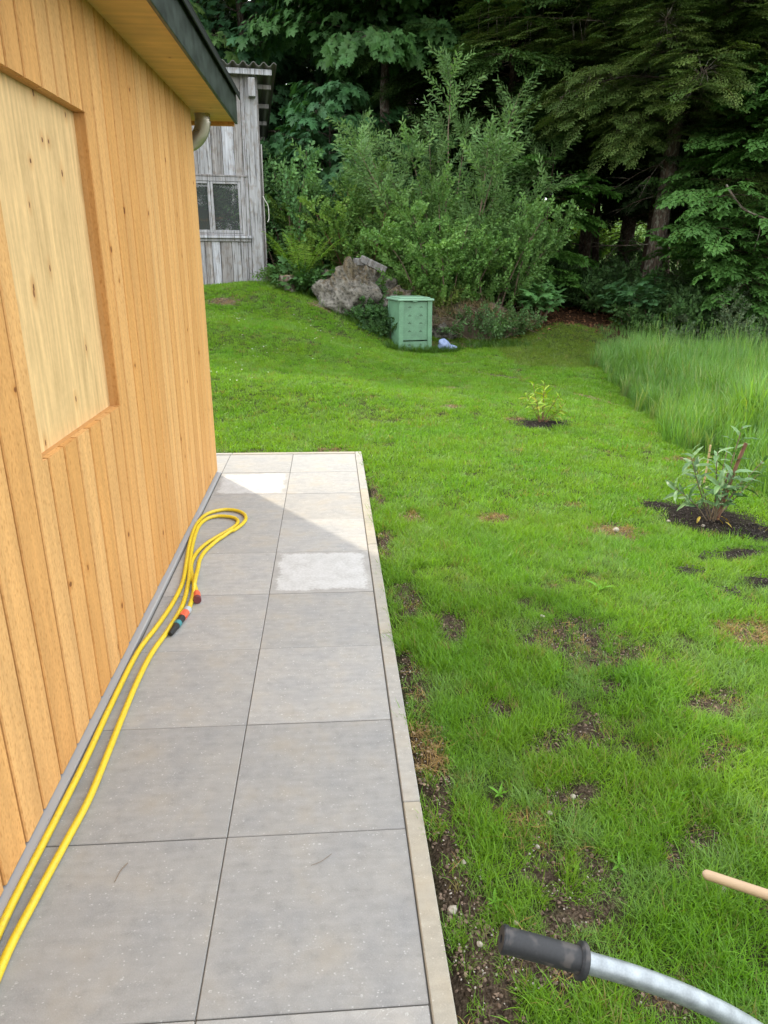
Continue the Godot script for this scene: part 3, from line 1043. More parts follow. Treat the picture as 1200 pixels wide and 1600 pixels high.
	for k in range(1, 9):
		var a2 := PI * 0.40 * k / 8.0
		pts.append(Vector3(-0.484 - 0.14 * (1 - cos(a2)), 2.325 - 0.14 * sin(a2), -4.16))
	pts.append(pts[-1] + Vector3(-sin(PI * 0.40), -cos(PI * 0.40), 0) * 0.14)
	var knee: Vector3 = pts[-1]
	pts.append(knee + Vector3(-0.05, -0.05, 0.0))
	pts.append(knee + Vector3(-0.065, -0.13, 0.0))
	pts.append(Vector3(knee.x - 0.065, 0.12, -4.16))
	pi_.tube(pts, [0.049], 20)
	var dp := put("drainpipe", pi_, M.zinc, house)
	var ring := Geo.new()
	ring.tube([Vector3(-0.484, 2.322, -4.16), Vector3(-0.484, 2.312, -4.16)], [0.052], 20)
	put("pipe_collar", ring, M.zinc, dp)

func make_path() -> void:
	var path := Node3D.new()
	path.name = "slab_path"
	add_child(path)
	tag(path, "path of grey concrete slabs with a narrow curb beside the house", "", "", "structure")
	var bed := Geo.new()
	bed.box(Vector3(-1.0, -0.075, -4.50), Vector3(0.502, -0.006, 1.5))
	put("sand_bed", bed, mat(Color(0.36, 0.345, 0.32), 0.95), path)
	rng.seed = 33
	var spots := []
	for r in range(-3, 9):
		spots.append(Vector2i(-1, r))
		spots.append(Vector2i(0, r))
	spots.append(Vector2i(-2, 8))
	for s in spots:
		var hazed := 0 if s == Vector2i(0, 4) else 1 if s == Vector2i(-1, 7) else -1
		var g := Geo.new()
		var x0: float = s.x * 0.5
		var z0: float = -(s.y + 1) * 0.5
		if hazed >= 0:
			g.uvs = Vector2(2.0, 2.0)
			g.uvo = Vector2(-x0 * 2.0, -z0 * 2.0)
		else: g.uvo = Vector2(rf(0, 1.5), rf(0, 1.5))
		var gap := rf(0.0010, 0.0018)
		g.box(Vector3(x0 + gap, -0.045, z0 + gap), Vector3(x0 + 0.5 - gap, rf(-0.0012, 0.0012), z0 + 0.5 - gap), 0.002)
		var light := rng.randi_range(0, 3)
		var o := put("paving_slab", g, M.hazed[hazed] if hazed >= 0 else M.slab[clampi(light, 0, 3)], path)
		if hazed >= 0: o.set_meta("label", "slab with a white dried cement patch")
	var edge := [1.5, 0.4, -0.6, -1.59, -2.58, -3.57, -4.555]
	for i in edge.size() - 1:
		var g2 := Geo.new()
		g2.uvo = Vector2(rf(0, 1.5), rf(0, 1.5))
		g2.box(Vector3(0.5025, -0.2, edge[i + 1] + 0.001), Vector3(0.554, 0.004 + rf(-0.001, 0.001), edge[i] - 0.001), 0.003)
		put("curb_stone", g2, M.curb[i % 3], path)
	var ends := [0.5015, -0.49, -1.49]
	for i in 2:
		var g3 := Geo.new()
		g3.uvo = Vector2(rf(0, 1.5), rf(0, 1.5))
		g3.box(Vector3(ends[i + 1] + 0.001, -0.2, -4.555), Vector3(ends[i] - 0.001, 0.004, -4.5045), 0.004)
		put("curb_stone", g3, M.curb[(i + 1) % 3], path)

func smoothed(pts: Array, per := 4) -> Array:
	var out := []
	for i in pts.size() - 1:
		var p0: Vector3 = pts[maxi(i - 1, 0)]
		var p3: Vector3 = pts[mini(i + 2, pts.size() - 1)]
		for k in per:
			out.append((pts[i] as Vector3).cubic_interpolate(pts[i + 1], p0, p3, float(k) / per))
	out.append(pts[-1])
	return out

func make_hose() -> void:
	var hose := thing("garden_hose", "yellow garden hose lying doubled along the house wall with a loop", "hose")
	var a := [Vector2(-0.497, -0.236), Vector2(-0.491, -0.586), Vector2(-0.487, -0.82), Vector2(-0.490, -1.145), Vector2(-0.485, -1.479), Vector2(-0.455, -1.69), Vector2(-0.432, -1.9), Vector2(-0.428, -2.12), Vector2(-0.452, -2.347), Vector2(-0.479, -2.57), Vector2(-0.496, -2.79), Vector2(-0.494, -2.954), Vector2(-0.468, -3.085), Vector2(-0.412, -3.151), Vector2(-0.347, -3.168), Vector2(-0.279, -3.138), Vector2(-0.233, -3.073), Vector2(-0.216, -2.99), Vector2(-0.228, -2.908), Vector2(-0.258, -2.826), Vector2(-0.306, -2.725), Vector2(-0.349, -2.625), Vector2(-0.382, -2.502), Vector2(-0.390, -2.392), Vector2(-0.381, -2.287), Vector2(-0.367, -2.15), Vector2(-0.356, -2.023), Vector2(-0.349, -1.911), Vector2(-0.348, -1.82)]
	var b := [Vector2(-0.453, -0.13), Vector2(-0.446, -0.325), Vector2(-0.434, -0.489), Vector2(-0.422, -0.657), Vector2(-0.425, -0.843), Vector2(-0.431, -1.059), Vector2(-0.434, -1.267), Vector2(-0.427, -1.465), Vector2(-0.402, -1.643), Vector2(-0.384, -1.826), Vector2(-0.386, -1.97), Vector2(-0.403, -2.15), Vector2(-0.432, -2.346), Vector2(-0.462, -2.58), Vector2(-0.478, -2.80), Vector2(-0.474, -2.93), Vector2(-0.444, -3.02), Vector2(-0.396, -3.052), Vector2(-0.335, -3.044), Vector2(-0.284, -3.012), Vector2(-0.258, -2.952), Vector2(-0.266, -2.878), Vector2(-0.302, -2.798), Vector2(-0.362, -2.683), Vector2(-0.402, -2.583), Vector2(-0.424, -2.469), Vector2(-0.425, -2.345), Vector2(-0.404, -2.234), Vector2(-0.376, -2.129), Vector2(-0.350, -2.044), Vector2(-0.333, -1.985)]
	var whole := []
	for i in range(a.size() - 1, -1, -1): whole.append(Vector3(a[i].x, 0.0125, a[i].y))
	whole.append_array([Vector3(-0.47, 0.0125, 0.05), Vector3(-0.38, 0.0125, 0.32), Vector3(-0.18, 0.0125, 0.55), Vector3(0.08, 0.0125, 0.62), Vector3(0.16, 0.0125, 0.48), Vector3(0.0, 0.0125, 0.33), Vector3(-0.25, 0.03, 0.30), Vector3(-0.42, 0.0125, 0.12)])
	var from := whole.size()
	for q in b: whole.append(Vector3(q.x, 0.0125, q.y))
	var fine := smoothed(whole, 5)
	# where the nozzle end crosses the other run it rides on top
	for i in 9 * 5:
		var best := 9.0
		for j in range((whole.size() - 9) * 5, fine.size()):
			best = minf(best, Vector2(fine[i].x - fine[j].x, fine[i].z - fine[j].z).length())
		if i > 10: fine[i].y += 0.021 * (1.0 - smoothstep(0.010, 0.040, best))
	var g := Geo.new()
	g.tube(fine, [0.0105], 12)
	put("hose_tube", g, M.hose, hose)
	var noz := Node3D.new()
	noz.name = "nozzle"
	hose.add_child(noz)
	noz.position = Vector3(-0.348, 0.017, -1.835)
	noz.look_at_from_position(noz.position, Vector3(-0.384, 0.014, -1.612), Vector3.UP)
	var steps := [["clamp_ring", 0.0, 0.028, 0.0175, 0.0175, M.grey_plastic], ["grip_sleeve", 0.028, 0.078, 0.0165, 0.0160, M.orange_plastic], ["nozzle_body", 0.078, 0.122, 0.0165, 0.0165, M.black_plastic], ["turning_ring", 0.122, 0.146, 0.0175, 0.0165, M.teal_plastic], ["nozzle_tip", 0.146, 0.222, 0.0150, 0.0105, M.black_plastic]]
	for s in steps:
		var h := Geo.new()
		var e := 0.002
		h.tube([Vector3(0, 0, -s[1]), Vector3(0, 0, -s[1] - e), Vector3(0, 0, -s[2] + e), Vector3(0, 0, -s[2])], [s[3] - 0.002, s[3], s[4], s[4] - 0.002], 18)
		if s[0] == "grip_sleeve":
			for k in 6:
				var an := TAU * k / 6
				h.box(Vector3(cos(an) * 0.0158 - 0.003, sin(an) * 0.0158 - 0.003, -s[2] + 0.006), Vector3(cos(an) * 0.0158 + 0.003, sin(an) * 0.0158 + 0.003, -s[1] - 0.006), 0.001)
		put(s[0], h, s[5], noz)
	var cp := Geo.new()
	cp.tube([Vector3(-0.338, 0.017, -2.0), Vector3(-0.336, 0.018, -1.99), Vector3(-0.325, 0.020, -1.935)], [0.0135, 0.0155, 0.0170], 18)
	var c0 := put("coupling", cp, M.orange_plastic, hose)
	var cr := Geo.new()
	var d0 := Vector3(-0.325, 0.020, -1.935)
	var d1 := Vector3(-0.3205, 0.020, -1.913)
	cr.tube([d0, d1], [0.0178], 18, false)
	cr.tube([d1, d0.lerp(d1, 0.1)], [0.013, 0.012], 18, true)
	var rim := Geo.new()
	var ax := (d1 - d0).normalized()
	var sd := ax.cross(Vector3.UP).normalized()
	var up2 := sd.cross(ax)
	for k in 18:
		var a0 := TAU * k / 18.0
		var a1 := TAU * (k + 1) / 18.0
		var e0 := sd * cos(a0) + up2 * sin(a0)
		var e1 := sd * cos(a1) + up2 * sin(a1)
		cr.tri(d1 + e0 * 0.0178, d1 + e1 * 0.0178, d1 + e1 * 0.013)
		cr.tri(d1 + e0 * 0.0178, d1 + e1 * 0.013, d1 + e0 * 0.013)
	put("coupling_mouth", cr, M.maroon_plastic, c0)

func make_handles() -> void:
	var t := thing("metal_handle", "galvanised tube handle with a worn black rubber grip in the foreground", "handle")
	var line := smoothed([Vector3(0.525, 0.665, 0.382), Vector3(0.585, 0.6515, 0.393), Vector3(0.645, 0.6355, 0.403), Vector3(0.712, 0.613, 0.411), Vector3(0.786, 0.579, 0.419), Vector3(0.866, 0.530, 0.427), Vector3(0.95, 0.465, 0.44), Vector3(1.04, 0.38, 0.46), Vector3(1.12, 0.26, 0.50), Vector3(1.17, 0.10, 0.55), Vector3(1.18, -0.04, 0.58)], 5)
	var g := Geo.new()
	g.tube(line.slice(9), [0.0140], 20)
	put("tube", g, M.steel, t)
	var r := Geo.new()
	var body := line.slice(0, 10)
	var rr := []
	for k in body.size(): rr.append(0.0170)
	rr[0] = 0.0165
	rr.append(0.0)
	r.tube(body, rr, 22, false)
	var ax: Vector3 = (body[1] - body[0]).normalized()
	var sd := ax.cross(Vector3.UP).normalized()
	var up2 := sd.cross(ax)
	# end with a hole
	for k in 22:
		var a0 := TAU * k / 22.0
		var a1 := TAU * (k + 1) / 22.0
		var e0 := sd * cos(a0) + up2 * sin(a0)
		var e1 := sd * cos(a1) + up2 * sin(a1)
		var o: Vector3 = body[0]
		var i: Vector3 = o + ax * 0.012
		r.tri(o + e0 * 0.0165, o + e0 * 0.0055, o + e1 * 0.0055)
		r.tri(o + e0 * 0.0165, o + e1 * 0.0055, o + e1 * 0.0165)
		r.tri(o + e0 * 0.0055, i + e0 * 0.005, i + e1 * 0.005)
		r.tri(o + e0 * 0.0055, i + e1 * 0.005, o + e1 * 0.0055)
		r.tri(i, i + e1 * 0.005, i + e0 * 0.005)
	for k in [1, 2]:
		var q: Vector3 = body[0].lerp(body[1], 0.35 * k)
		r.tube([q - ax * 0.002, q - ax * 0.001, q + ax * 0.001, q + ax * 0.002], [0.0170, 0.0186, 0.0186, 0.0170], 22, false)
	var grip := put("grip", r, M.rubber, t)
	var fl := Geo.new()
	var e: Vector3 = body[-1]
	var ex: Vector3 = (body[-1] - body[-2]).normalized()
	fl.tube([e - ex * 0.006, e - ex * 0.004, e + ex * 0.001, e + ex * 0.003, e + ex * 0.0031], [0.0178, 0.0235, 0.0240, 0.0225, 0.0142], 24)
	put("flange", fl, M.rubber, grip)
	var w := thing("wooden_pole", "rounded end of a pale wooden tool handle lying on the grass", "tool handle")
	var s0 := Vector3(1.219, 0.075, -0.227)
	var dir := (Vector3(1.351, 0.071, -0.161) - s0).normalized()
	var pts := []
	var rad := []
	for k in 7:
		var an := PI * 0.5 * k / 6.0
		pts.append(s0 + dir * 0.0125 * (1 - cos(an)))
		rad.append(maxf(0.0125 * sin(an), 0.0006))
	for k in range(1, 8):
		pts.append(s0 + dir * (0.0125 + 0.18 * k) + Vector3(0, -0.004 * k, 0))
		rad.append(0.0125 + 0.0004 * k)
	var h := Geo.new()
	h.tube(pts, rad, 20)
	put("shaft", h, M.handle_wood, w)

# ---------------------------------------------------------------- shed
func make_shed() -> void:
	var y0 := 1.0
	var shed := thing("wooden_shed", "old shed of weathered grey boards with a corrugated roof", "shed", Vector3(-0.785, y0, -12.0), deg_to_rad(7.9))
	rng.seed = 61
	# front: z = 0 is the face, x runs from 0 (right corner) to -4
	var top := 3.22
	var wl := -1.40
	var wr := -0.27
	var wb := 0.80
	var wt := 1.70
	var lean := 0.0
	var face := Node3D.new()
	face.name = "wall"
	shed.add_child(face)
	var plank := func(xa: float, xb: float, ya: float, yb: float, k: int, parent: Node) -> void:
		var g := Geo.new()
		g.uvo = Vector2(rf(0, 1), rf(0, 3.4))
		var z := rf(0.0, 0.008)
		g.box(Vector3(xa + 0.003, ya, -0.024), Vector3(xb - 0.003, yb, z), 0.003)
		put("board", g, M.old[k], parent)
	# right of the window, full height
	plank.call(-0.21, -0.01, -0.06, top - 0.02, 0, face)
	plank.call(wr, -0.21, -0.06, top - 0.02, 3, face)
	# above and below the window
	var x := wr
	var tones := [3, 0, 4, 2, 1, 3, 0, 2, 1, 0]
	var k := 0
	while x > wl:
		var w := rf(0.13, 0.23)
		if x - w < wl + 0.08: w = x - wl
		plank.call(x - w, x, wt, top - rf(0.0, 0.03), [1, 2, 4, 0, 1, 4, 3, 0][k % 8], face)
		x -= w
		k += 1
	x = wr
	k = 0
	while x > wl:
		var w := rf(0.11, 0.20)
		if x - w < wl + 0.08: w = x - wl
		plank.call(x - w, x, -0.10 + rf(-0.03, 0.03), wb, tones[k % 10], face)
		x -= w
		k += 1
	x = wl
	while x > -4.1:
		var w := rf(0.14, 0.23)
		plank.call(x - w, x, -0.08, top, rng.randi_range(0, 4), face)
		x -= w
	# side wall to the right, seen edge on, a little uneven
	var zz := -0.03
	while zz > -5.0:
		var w := rf(0.14, 0.22)
		var g := Geo.new()
		g.uvo = Vector2(rf(0, 1), rf(0, 3.4))
		var drop := (-zz) * 0.21
		g.box(Vector3(-0.022, -0.25, zz - w + 0.004), Vector3(rf(0.0, 0.02), top - drop - 0.02, zz), 0.003)
		put("board", g, M.old[rng.randi_range(0, 4)], face)
		zz -= w
	var cor := Geo.new()
	cor.box(Vector3(0.021, -0.04, -0.07), Vector3(0.042, 2.2, 0.0), 0.003)
	put("corner_board", cor, M.old[1], face)
	var rest := Geo.new()
	rest.box(Vector3(-4.1, -0.2, -5.0), Vector3(-4.0, 3.0, -0.03))
	rest.box(Vector3(-4.1, -0.2, -5.1), Vector3(-0.03, 2.1, -5.0))
	rest.box(Vector3(-4.0, -0.1, -5.0), Vector3(-0.03, 0.0, -0.03))
	put("inner_wall", rest, M.interior, shed)
	# window of two sashes
	var win := Node3D.new()
	win.name = "window"
	shed.add_child(win)
	var fr := Geo.new()
	fr.box(Vector3(wl, wb, -0.06), Vector3(wl + 0.07, wt, 0.018), 0.004)
	fr.box(Vector3(wr - 0.07, wb, -0.06), Vector3(wr, wt, 0.018), 0.004)
	fr.box(Vector3(wl + 0.071, wt - 0.07, -0.06), Vector3(wr - 0.071, wt, 0.016), 0.004)
	fr.box(Vector3(wl + 0.071, wb, -0.06), Vector3(wr - 0.071, wb + 0.03, 0.016), 0.004)
	put("frame", fr, M.old[3], win)
	var mid := (wl + wr) * 0.5
	for s in [-1, 1]:
		var sa := Geo.new()
		var xa := mid + 0.004 if s > 0 else wl + 0.075
		var xb := wr - 0.075 if s > 0 else mid - 0.004
		var ya := wb + 0.034
		var yb := wt - 0.074
		sa.box(Vector3(xa, ya, -0.045), Vector3(xa + 0.042, yb, 0.010), 0.004)
		sa.box(Vector3(xb - 0.042, ya, -0.045), Vector3(xb, yb, 0.010), 0.004)
		sa.box(Vector3(xa + 0.043, yb - 0.035, -0.045), Vector3(xb - 0.043, yb, 0.009), 0.004)
		sa.box(Vector3(xa + 0.043, ya, -0.045), Vector3(xb - 0.043, ya + 0.05, 0.009), 0.004)
		put("sash", sa, M.old[0], win)
		var gl := Geo.new()
		gl.quad(Vector3(xa + 0.04, ya + 0.048, -0.02), Vector3(xb - 0.04, ya + 0.048, -0.02), Vector3(xb - 0.04, yb - 0.033, -0.02), Vector3(xa + 0.04, yb - 0.033, -0.02))
		put("pane", gl, M.glass, win)
	var hd := Geo.new()
	hd.box(Vector3(wl - 0.05, wt + 0.002, -0.02), Vector3(wr + 0.05, wt + 0.028, 0.026), 0.003)
	put("head_trim", hd, M.old[4], win)
	var si := Geo.new()
	si.box(Vector3(wl - 0.08, wb - 0.045, -0.02), Vector3(wr + 0.07, wb - 0.004, 0.075), 0.004)
	put("sill", si, M.old[2], win)
	var si2 := Geo.new()
	si2.box(Vector3(wl - 0.08, wb - 0.095, -0.02), Vector3(wr + 0.06, wb - 0.048, 0.035), 0.004)
	put("apron_board", si2, M.old[3], win)
	var pale := Geo.new()
	pale.box(Vector3(mid - 0.42, wb - 0.1, -0.36), Vector3(mid - 0.26, wb + 0.36, -0.33), 0.004)
	put("leaning_sheet", pale, M.pale_thing, shed)
	# roof
	var slope := 0.205
	var beam := Geo.new()
	beam.box(Vector3(-0.14, 2.86, -2.0), Vector3(-0.03, 3.12, 0.16), 0.004)
	put("purlin_end", beam, M.old[0], shed)
	var ea := Geo.new()
	ea.box(Vector3(-4.3, 3.155, 0.16), Vector3(0.235, 3.235, 0.185), 0.004)
	put("eave_board", ea, M.old[2], shed)
	for q in 7:
		var b := Geo.new()
		var bz := -0.28 - 0.74 * q
		var by := 3.165 + slope * (bz - 0.17)
		b.box(Vector3(-4.3, by - 0.035, bz - 0.045), Vector3(0.245, by + 0.03, bz + 0.045), 0.004)
		put("roof_batten", b, M.old[4], shed)
	var rf_ := Geo.new()
	var n := 12
	var xs := []
	var cols := int(4.75 / 0.158 * n)
	for i in cols + 1: xs.append(0.31 - 0.158 * i / float(n))
	for layer in 2:
		var first := rf_.v.size()
		for i in xs.size():
			var ph := TAU * i / float(n)
			var dy := 0.028 * sin(ph)
			var sl := -0.028 * TAU / 0.158 * cos(ph)
			for e in 2:
				var zq := 0.26 if e == 0 else -5.3
				var nn := Vector3(-sl, 1, -slope).normalized()
				rf_.vert(Vector3(xs[i], 3.27 + slope * (zq - 0.2) + dy + (0.007 if layer == 0 else 0.0), zq), nn if layer == 0 else -nn, Vector2(xs[i], zq))
		for i in xs.size() - 1:
			var q0 := first + i * 2
			if layer == 0: rf_.ix.append_array([q0, q0 + 2, q0 + 1, q0 + 1, q0 + 2, q0 + 3])
			else: rf_.ix.append_array([q0, q0 + 1, q0 + 2, q0 + 1, q0 + 3, q0 + 2])
	for i in xs.size() - 1:
		var d0 := 0.028 * sin(TAU * i / float(n))
		var d1 := 0.028 * sin(TAU * (i + 1) / float(n))
		var yb2 := 3.27 + slope * 0.06
		rf_.quad(Vector3(xs[i + 1], yb2 + d1, 0.26), Vector3(xs[i], yb2 + d0, 0.26), Vector3(xs[i], yb2 + d0 + 0.007, 0.26), Vector3(xs[i + 1], yb2 + d1 + 0.007, 0.26))
	put("corrugated_roof", rf_, M.eternit, shed)
	var wi := Geo.new()
	wi.tube(smoothed([Vector3(0.02, 1.42, 0.03), Vector3(0.05, 1.36, 0.04), Vector3(0.10, 1.26, 0.03), Vector3(0.105, 1.08, 0.02), Vector3(0.08, 1.02, 0.02)], 4), [0.006], 6)
	put("hanging_cord", wi, M.wire, shed)
	var fo := Geo.new()
	fo.box(Vector3(-0.17, -0.2, -0.2), Vector3(0.05, -0.02, 0.04), 0.015)
	put("foundation_stone", fo, M.plinth, shed)

# ---------------------------------------------------------------- compost bin and heap
func make_bin() -> void:
	var b := thing("compost_bin", "pale green plastic compost bin with a flat lid and vent slots", "compost bin", Vector3(1.60, 0.0, -10.62), deg_to_rad(14))
	var w := 0.265
	var d := 0.27
	var h := 0.84
	# four tapered sides with corner ribs
	var side := func(called: String, turn: float, half: float, depth: float, y0: float, y1: float, m: Material) -> MeshInstance3D:
		var g := Geo.new()
		g.xf = Transform3D(Basis(Vector3.UP, turn), Vector3())
		var k0 := 1.0 + 0.04 * (1.0 - y0 / h)
		var k1 := 1.0 + 0.04 * (1.0 - y1 / h)
		g.quad(Vector3(-half * k0, y0, depth * k0), Vector3(half * k0, y0, depth * k0), Vector3(half * k1, y1, depth * k1), Vector3(-half * k1, y1, depth * k1))
		g.quad(Vector3(half * k0, y0, depth * k0 - 0.02), Vector3(-half * k0, y0, depth * k0 - 0.02), Vector3(-half * k1, y1, depth * k1 - 0.02), Vector3(half * k1, y1, depth * k1 - 0.02))
		for s in [-1.0, 1.0]:
			g.quad(Vector3(s * half * k0, y0, depth * k0 - (0.02 if s > 0 else 0.0) + 0.0), Vector3(s * half * k0, y0, depth * k0 - (0.0 if s > 0 else 0.02)), Vector3(s * half * k1, y1, depth * k1 - (0.0 if s > 0 else 0.02)), Vector3(s * half * k1, y1, depth * k1 - (0.02 if s > 0 else 0.0)))
		g.quad(Vector3(-half * k1, y1, depth * k1), Vector3(half * k1, y1, depth * k1), Vector3(half * k1, y1, depth * k1 - 0.02), Vector3(-half * k1, y1, depth * k1 - 0.02))
		return put(called, g, m, b)
	side.call("side_panel", PI / 2, d - 0.012, w, -0.05, h, M.bin_side)
	side.call("side_panel", -PI / 2, d - 0.012, w, -0.05, h, M.bin_side)
	side.call("back_panel", PI, w - 0.012, d, -0.05, h, M.bin)
	var front = side.call("front_panel", 0.0, w - 0.035, d - 0.008, 0.245, h - 0.01, M.bin)
	var door = side.call("hatch", 0.0, w - 0.035, d - 0.004, -0.05, 0.225, M.bin)
	for sx in [-1.0, 1.0]:
		for sz in [-1.0, 1.0]:
			var g2 := Geo.new()
			var a := Vector3(sx * w * 1.045, -0.05, sz * d * 1.045)
			var c := Vector3(sx * w, h, sz * d)
			var r := 0.036
			var e := [Vector3(-r, 0, -r), Vector3(r, 0, -r), Vector3(r, 0, r), Vector3(-r, 0, r)]
			var inward := Vector3(-sx, 0, -sz) * 0.028
			for k in 4:
				var p: Vector3 = e[k] + inward
				var q: Vector3 = e[(k + 1) % 4] + inward
				g2.quad(a + q, a + p, c + p, c + q)
			g2.quad(c + e[3] + inward, c + e[2] + inward, c + e[1] + inward, c + e[0] + inward)
			put("corner_post", g2, M.bin_side, b)
	# small clusters of vent slots, each a raised lip over a dark slot
	for row in 5:
		for s in [-1.0, 1.0]:
			var y: float = [0.745, 0.615, 0.50, 0.375, 0.165][row]
			var v := Geo.new()
			for k in 3:
				var zf := (d - 0.008) * (1.0 + 0.04 * (1.0 - y / h)) + (0.005 if row == 4 else 0.0)
				var cx: float = s * 0.095 + (k - 1) * 0.018
				v.box(Vector3(cx - 0.006, y, zf - 0.002), Vector3(cx + 0.006, y + 0.008, zf + 0.003), 0.0)
			var zt := (d - 0.008) * (1.0 + 0.04 * (1.0 - y / h)) + (0.005 if row == 4 else 0.0)
			v.box(Vector3(s * 0.095 - 0.006, y + 0.015, zt - 0.002), Vector3(s * 0.095 + 0.006, y + 0.023, zt + 0.003), 0.0)
			put("vent_slots", v, M.dark_hole, door if row == 4 else front)
	for s in [-1.0, 1.0]:
		for k in 2:
			var gr := Geo.new()
			var y := 0.085 - 0.035 * k
			var zg := (d - 0.004) * (1.0 + 0.04 * (1.0 - y / h))
			gr.box(Vector3(s * 0.13 - 0.045, y, zg - 0.002), Vector3(s * 0.13 + 0.045, y + 0.014, zg + 0.012), 0.004)
			put("grip_ridge", gr, M.bin_lid, door)
			var dk := Geo.new()
			dk.box(Vector3(s * 0.13 - 0.042, y - 0.010, zg - 0.003), Vector3(s * 0.13 + 0.042, y - 0.002, zg + 0.002), 0.0)
			put("grip_slot", dk, M.dark_hole, door)
	var lid := Geo.new()
	lid.box(Vector3(-w - 0.035, h + 0.002, -d - 0.03), Vector3(w + 0.035, h + 0.038, d + 0.035), 0.010)
	lid.box(Vector3(-w + 0.01, h + 0.036, -d + 0.01), Vector3(w - 0.01, h + 0.056, d - 0.01), 0.012)
	var lo := put("lid", lid, M.bin_lid, b)
	var lt := Geo.new()
	lt.box(Vector3(-0.06, h - 0.012, d + 0.012), Vector3(0.02, h + 0.02, d + 0.030), 0.004)
	put("lid_latch", lt, M.bin, lo)
	# blue-white plastic bag
	var bag := thing("plastic_bag", "crumpled pale blue plastic bag lying right of the compost bin", "bag", Vector3(2.16, ground_at(2.16, -10.4), -10.4))
	rng.seed = 71
	var noise := FastNoiseLite.new()
	noise.frequency = 6.0
	noise.seed = 3
	for part in 2:
		var g3 := Geo.new()
		var o := Vector3(-0.02, 0.10, 0) if part == 0 else Vector3(0.10, 0.05, 0.03)
		var r3 := Vector3(0.10, 0.085, 0.09) if part == 0 else Vector3(0.08, 0.055, 0.07)
		blob(g3, o, r3, noise, 0.75, 14, 9)
		put("crumpled_film" if part == 0 else "loose_corner", g3, M.bag, bag)

# a lumpy closed ball
func blob(g: Geo, o: Vector3, r: Vector3, noise: FastNoiseLite, amount: float, nu := 22, nv := 14, moss := false) -> void:
	var first := g.v.size()
	for j in nv + 1:
		var th := PI * j / nv
		for i in nu + 1:
			var ph := TAU * i / nu
			var d := Vector3(sin(th) * cos(ph), cos(th), sin(th) * sin(ph))
			var k := 1.0 + amount * noise.get_noise_3d(d.x * r.x * 1.6 + o.x, d.y * r.y * 1.6 + o.y, d.z * r.z * 1.6 + o.z)
			# flatten some faces, as broken stone has
			g.v.push_back(g.xf * (o + d * r * k))
			g.n.push_back(d)
			g.uv.push_back(Vector2(ph, th))
			var c := Color(0.46, 0.455, 0.44)
			if moss:
				var m := clampf((d.y - 0.58 + noise.get_noise_3d(d.x * 9.0, d.y * 9.0, d.z * 9.0) * 1.1) * 2.6, 0.0, 1.0)
				c = c.lerp(Color(0.26, 0.17, 0.05), m * 0.7)
			g.c.push_back(c)
	for j in nv:
		for i in nu:
			var q := first + j * (nu + 1) + i
			g.ix.append_array([q, q + nu + 1, q + 1, q + 1, q + nu + 1, q + nu + 2])
	for j in nv + 1:
		for i in nu + 1:
			var q := first + j * (nu + 1) + i
			var l := first + j * (nu + 1) + (i - 1 if i > 0 else nu - 1)
			var rr := first + j * (nu + 1) + (i + 1 if i < nu else 1)
			var u := first + maxi(j - 1, 0) * (nu + 1) + i
			var dn := first + mini(j + 1, nv) * (nu + 1) + i
			var nn := (g.v[dn] - g.v[u]).cross(g.v[l] - g.v[rr])
			if nn.length() > 1e-9 and j > 0 and j < nv:
				nn = nn.normalized()
				g.n[q] = nn if nn.dot(g.v[q] - g.xf * o) > 0 else -nn

func make_rocks() -> void:
	var noise := FastNoiseLite.new()
	noise.frequency = 1.5
	noise.seed = 12
	noise.fractal_octaves = 5
	noise.fractal_gain = 0.62
	var specs := [
		["boulder", "big grey gravelly boulder with orange moss on top, left of the compost bin", Vector3(0.64, 0.76, -11.40), Vector3(0.54, 0.52, 0.42), 0.75],
		["boulder", "lower mossy boulder between the big boulder and the compost bin", Vector3(1.34, 0.62, -11.50), Vector3(0.44, 0.34, 0.34), 0.85],
		["boulder", "dark mossy rock rising behind the big gravelly boulder, under the timbers", Vector3(0.98, 0.95, -11.80), Vector3(0.46, 0.36, 0.30), 0.85],
		["boulder", "small dark stone half hidden under plants right of the compost bin", Vector3(2.25, 0.25, -11.5), Vector3(0.34, 0.30, 0.30), 0.6]]
	for s in specs:
		var o := thing(s[0], s[1], "rock", s[2], 0.0)
		var g := Geo.new()
		noise.offset = s[2] * 3.0
		blob(g, Vector3(), s[3], noise, s[4], 56, 36, true)
		put("stone", g, M.rock, o)
	# stump
	var st := thing("tree_stump", "low sawn tree stump in the grass right of the shed corner", "stump", Vector3(-0.40, ground_at(-0.40, -11.55), -11.55))
	var g2 := Geo.new()
	g2.tube([Vector3(0, -0.05, 0), Vector3(0, 0.05, 0), Vector3(0.01, 0.20, 0), Vector3(0.01, 0.215, 0)], [0.19, 0.16, 0.145, 0.13], 14)
	put("trunk_base", g2, M.bark, st)
	var g3 := Geo.new()
	g3.tube([Vector3(0.01, 0.214, 0), Vector3(0.01, 0.218, 0)], [0.128], 14)
	put("cut_face", g3, M.handle_wood, st)
	# two broken timbers on the heap
	for k in 2:
		var t := thing("timber_offcut", ["short weathered timber block on top of the big boulder's back", "weathered timber beam sloping down to the right behind the boulders"][k], "timber", [Vector3(0.84, 1.40, -11.72), Vector3(1.08, 1.36, -11.70)][k], [0.5, -0.15][k])
		var g4 := Geo.new()
		g4.xf = Transform3D(Basis.from_euler(Vector3(0.1, 0, [0.0, -0.42][k])), Vector3())
		g4.box(Vector3([-0.10, -0.24][k], -0.055, -0.05), Vector3([0.10, 0.24][k], 0.055, 0.05), 0.008)
		put("beam", g4, M.old[1], t)

